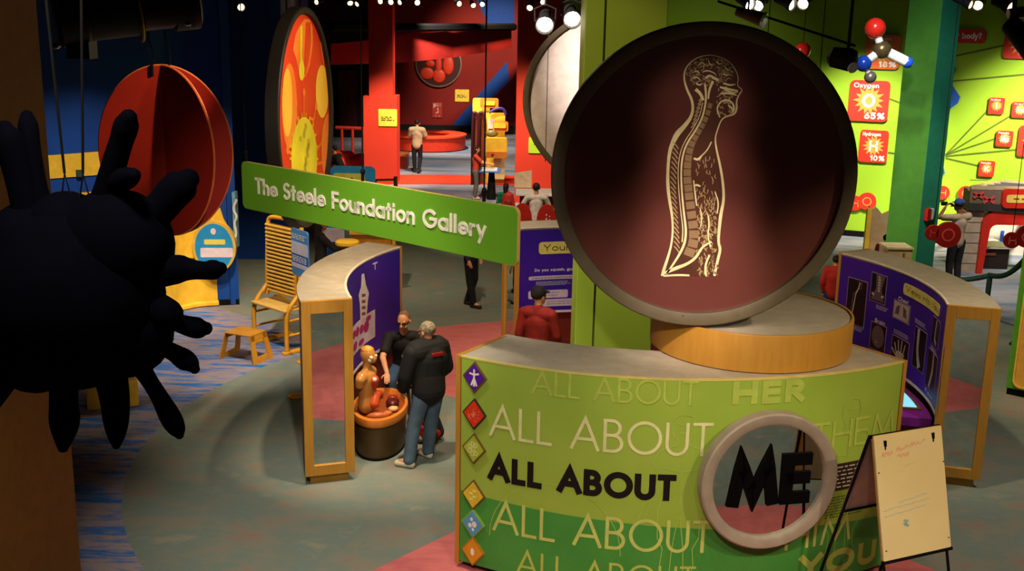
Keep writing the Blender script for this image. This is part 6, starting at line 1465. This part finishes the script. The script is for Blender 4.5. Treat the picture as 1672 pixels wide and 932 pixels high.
# fire alarm
t = thing('fire_alarm', 'small red and white alarm box on the teal side of the column', 'alarm', P(1514, 353, 18.4)); q = P(1514, 353, 18.3)
mp = lambda a, b, c_: V((cc.x, cc.y, c_)) + (mr @ V((a, -.292 - b, 0)))
fu = -.06
MB().prism([(fu - .11, q.z - .1), (fu, q.z - .1), (fu, q.z + .1), (fu - .11, q.z + .1)], lambda a, b, h: mp(a, h, b), .006, .07).build('alarm_box', mat('alarm_red', (176, 26, 20), .4), t)
MB().prism([(fu + .02, q.z - .09), (fu + .1, q.z - .09), (fu + .1, q.z + .09), (fu + .02, q.z + .09)], lambda a, b, h: mp(a, h, b), .006, .06).build('strobe', white(), t)
# cream box at the column foot
q = P(1469, 410, 17.6); x0, x1 = P(1449, 410, 17.4).x, P(1490, 410, 17.4).x; zt2 = P(1469, 404, 17.4).z
t = thing('cream_cabinet', 'plain cream cabinet standing at the foot of the green column', 'cabinet', V((x0, 17.4, 0))); m = MB(); m.box(x0, 17.4, .08, x1, 17.8, zt2 - .03); m.build('cabinet_body', mat('cabinet_cream', (206, 176, 120), .5), t); MB().box(x0 - .01, 17.38, zt2 - .03, x1 + .01, 17.82, zt2).build('cabinet_top', mat('cabinet_pale', (222, 200, 150), .5), t); MB().box(x0 + .02, 17.43, 0, x1 - .02, 17.78, .08).build('plinth', black(), t); MB().cyl(((x0 + x1) / 2 + .06, 17.4, zt2 - .1), ((x0 + x1) / 2 + .06, 17.37, zt2 - .1), .015, n=10).build('knob', mat('brass', (190, 150, 60)), t)
# jagged cream panel with yellow post by the green wall
q0, q1 = P(1418, 342, 24.6), P(1462, 350, 24.6)
t = thing('jagged_panel', 'grey panel with jagged yellow edge standing left of the green column', 'panel', V((q0.x, 24.6, 0))); mp = lambda a, b, h: V((a, 24.6 - h, b)); zb_ = 0
z_ = lambda py: P(1440, py, 24.6).z
MB().prism([(P(1418, 400, 24.6).x, .1), (P(1470, 400, 24.6).x, .1), (P(1470, 340, 24.6).x, z_(342)), (P(1452, 340, 24.6).x, z_(343)), (P(1440, 340, 24.6).x, z_(349)), (P(1430, 340, 24.6).x, z_(338)), (P(1422, 340, 24.6).x, z_(342)), (P(1418, 340, 24.6).x, z_(336))], mp, 0, .06).build('panel', mat('panel_tan', (186, 156, 116), .6), t)
MB().box(P(1411, 380, 24.6).x, 24.5, 0, P(1418, 380, 24.6).x, 24.6, z_(340)).build('post', mat('post_yellow', (240, 196, 60), .5), t)
MB().box(P(1409, 390, 24.4).x, 24.1, 0, P(1448, 390, 24.4).x, 24.52, .16).build('base', mat('base_cream_yellow', (244, 206, 110), .5), t)
# kitchen stand with red arch
YK = 23.0
t = thing('red_arch_stand', 'grey brick stand with red arch, red sign and open beamed roof', 'exhibit stand', V((P(1630, 440, YK).x, YK, 0)))
X_ = lambda px, py=380: P(px, py, YK).x
Z_ = lambda py, px=1620: P(px, py, YK).z
br = mat('stand_brick', (176, 158, 140), .7, c2=(160, 142, 126), scale=6); kr = mat('stand_red', (196, 36, 22), .5); kg = mat('stand_grey', (104, 92, 78), .6); kd = mat('stand_dark', (50, 46, 42), .6)
mpk = lambda a, b, h: V((a, YK - h, b))
MB().box(X_(1575), YK + .02, 0, X_(1603), YK + .4, Z_(344)).build('brick_pier', br, t)
m = MB()
for i in range(9): m.box(X_(1575) - .002, YK + .012, .2 + i * .22, X_(1603), YK + .03, .215 + i * .22)
m.build('mortar', mat('mortar', (120, 106, 94), .8), t)
m = MB(); xl, xr = X_(1592, 450), X_(1700, 450); ztop, zin = Z_(345), Z_(366); xi = X_(1614)
outer = [(xl, 0)] + [(xl + .28 - .28 * math.cos(a), ztop - .28 + .28 * math.sin(a)) for a in [i * math.pi / 16 for i in range(9)]] + [(xr, ztop)]
inner = [(xr, zin)] + [(xi + .14 - .14 * math.sin(a), zin - .14 + .14 * math.cos(a)) for a in [i * math.pi / 16 for i in range(9)]] + [(xi - .06, 0)]
m.prism(outer + inner, mpk, -.25, .06); m.build('arch', kr, t)
MB().prism([(X_(1572), Z_(342)), (X_(1700), Z_(348)), (X_(1700), Z_(335)), (X_(1572), Z_(331))], mpk, -.3, .1).build('lintel', kd, t)
MB().prism([(X_(1575), Z_(331)), (X_(1700), Z_(335)), (X_(1700), Z_(310)), (X_(1575), Z_(310))], mpk, -.3, .06).build('fascia', kg, t)
m = MB()
for (cx_, cy_, dx, dy) in ((1588, 318, 8, 7), (1606, 325, 9, -8)):
    for s in (1, -1): m.ribbon([(X_(cx_ - dx), Z_(cy_ - s * dy * .7)), (X_(cx_ + dx), Z_(cy_ + s * dy * .7))], .05, mpk, .065, .09)
m.build('cross_emblem', mat('emblem_rose', (196, 70, 70), .5), t)
sgn = MB().prism(rrect(X_(1625), Z_(338, 1650), X_(1700), Z_(307, 1650), .1), mpk, .06, .16).build('red_sign', kr, t); MB().prism(rrect(X_(1631), Z_(329, 1650), X_(1700), Z_(316, 1650), .05), mpk, .16, .17).build('sign_label', mat('label_gold', (222, 190, 90), .5), sgn)
m = MB(); lines(m, mpk, X_(1642), X_(1680), Z_(325, 1650), Z_(320, 1650), 1, .03, .174); m.build('label_print', mat('ink_umber', (110, 80, 30), .5), sgn)
m = MB(); A_ = V((X_(1576), YK, Z_(309))); B_ = P(1640, 298, YK + 2.6); C_ = P(1700, 304, YK + 2.6); D_ = V((X_(1700), YK, Z_(309)))
for a_, b_ in ((A_, B_), (B_, C_), (C_, D_), (A_, D_)): m.tube([a_, b_], .07, 4)
m.build('roof_frame', mat('roof_tan', (150, 130, 104), .6), t)
m = MB()
for f in (.2, .4, .6, .8): m.tube([A_ + (B_ - A_) * f, D_ + (C_ - D_) * f], .04, 4)
m.build('roof_beam', kd, t)
for x in (X_(1578), X_(1700)): MB().box(x, YK + 2.5, 0, x + .1, YK + 2.6, B_.z).build('rear_post', kd, t)
b0, b1 = P(1606, 390, YK + 2.0), P(1720, 350, YK + 2.0)
MB().box(b0.x, YK + 2.0, .0, b1.x, YK + 2.1, b1.z).build('back_wall', mat('stand_cream', (206, 196, 180), .6), t)
b0, b1 = P(1633, 397, YK + 1.96), P(1640, 377, YK + 1.96); MB().box(b0.x, YK + 1.95, max(0.02, b0.z), b1.x, YK + 2.0, b1.z).build('blue_door', mat('stand_blue', (30, 80, 190), .5), t)
zt3 = P(1620, 402, YK + .4).z
t = thing('white_serving_table', 'white topped table inside the red arch stand', 'table', V((X_(1630), YK + .6, 0))); m = MB(); m.box(X_(1616), YK + .35, zt3 - .05, X_(1670), YK + 1.4, zt3); m.build('tabletop', mat('table_white', (246, 232, 220)), t, bevel=.01); MB().box(X_(1618), YK + .45, .0, X_(1668), YK + 1.3, zt3 - .05).build('table_body', mat('table_dark', (40, 26, 20), .6), t); MB().box(X_(1619), YK + .42, .3, X_(1645), YK + .45, .36).build('shelf', mat('shelf_brown', (120, 60, 30), .6), t)
MB().box(X_(1616), YK + .36, 0, X_(1619), YK + .46, zt3 - .05).build('leg', mat('leg_orange', (206, 110, 40), .5), t)
# rope barrier
t = thing('rope_barrier', 'dark green rope barrier draped between posts in front of the red arch stand', 'barrier', P(1614, 470, 19))
gr = mat('rope_green', (16, 48, 30), .7); ps_ = [P(1490, 425, 19.4), P(1617, 446, 18.6), P(1690, 400, 17.6)]
for i, q in enumerate(ps_): MB().cyl((q.x, q.y, 0), q, .045, n=12).build('post', gr, t, True); MB().lathe([(.2, 0), (.18, .03), (.05, .05)], (q.x, q.y, 0), n=24).build('base', gr, t)
for a_, b_ in zip(ps_, ps_[1:]): MB().tube([a_ + (b_ - a_) * f - V((0, 0, .18 * math.sin(f * math.pi) + .04)) for f in [i / 10 for i in range(11)]], .045, 8).build('rope', gr, t, True)
# yellow and green upright panel at the right edge
t = thing('yellow_upright_panel', 'tall yellow panel with green edge standing at the right frame edge', 'panel', G(1660, 650))
a_ = G(1641, 643); b_ = V((a_.x + .9, a_.y - .75, 0)); u_ = (b_ - a_).normalized(); n_ = V((u_.y, -u_.x, 0)); zt4 = P(1664, 380, a_.y).z
mp = lambda p, q, h: V((a_.x, a_.y, 0)) + u_ * p + V((0, 0, q)) + n_ * h
MB().prism([(0, .1), (1.2, .1), (1.2, zt4 + .3), (0, zt4 + .3)], mp, -.3, 0).build('green_core', mat('panel_green', (90, 160, 40), .5), t); MB().prism(rrect(.09, .14, 1.2, zt4 + .2, .1), mp, 0, .03).build('yellow_face', mat('panel_honey', (226, 170, 70), .5), t); MB().prism([(.01, 0), (1.2, 0), (1.2, .1), (.01, .1)], mp, -.28, -.02).build('plinth', black(), t)
m = MB(); pr_ = rrect(.10, .15, 1.2, zt4 + .19, .1); m.ribbon(pr_, .025, mp, .03, .05, True); m.build('raised_edge', mat('panel_gold_edge', (240, 190, 80), .5), t)
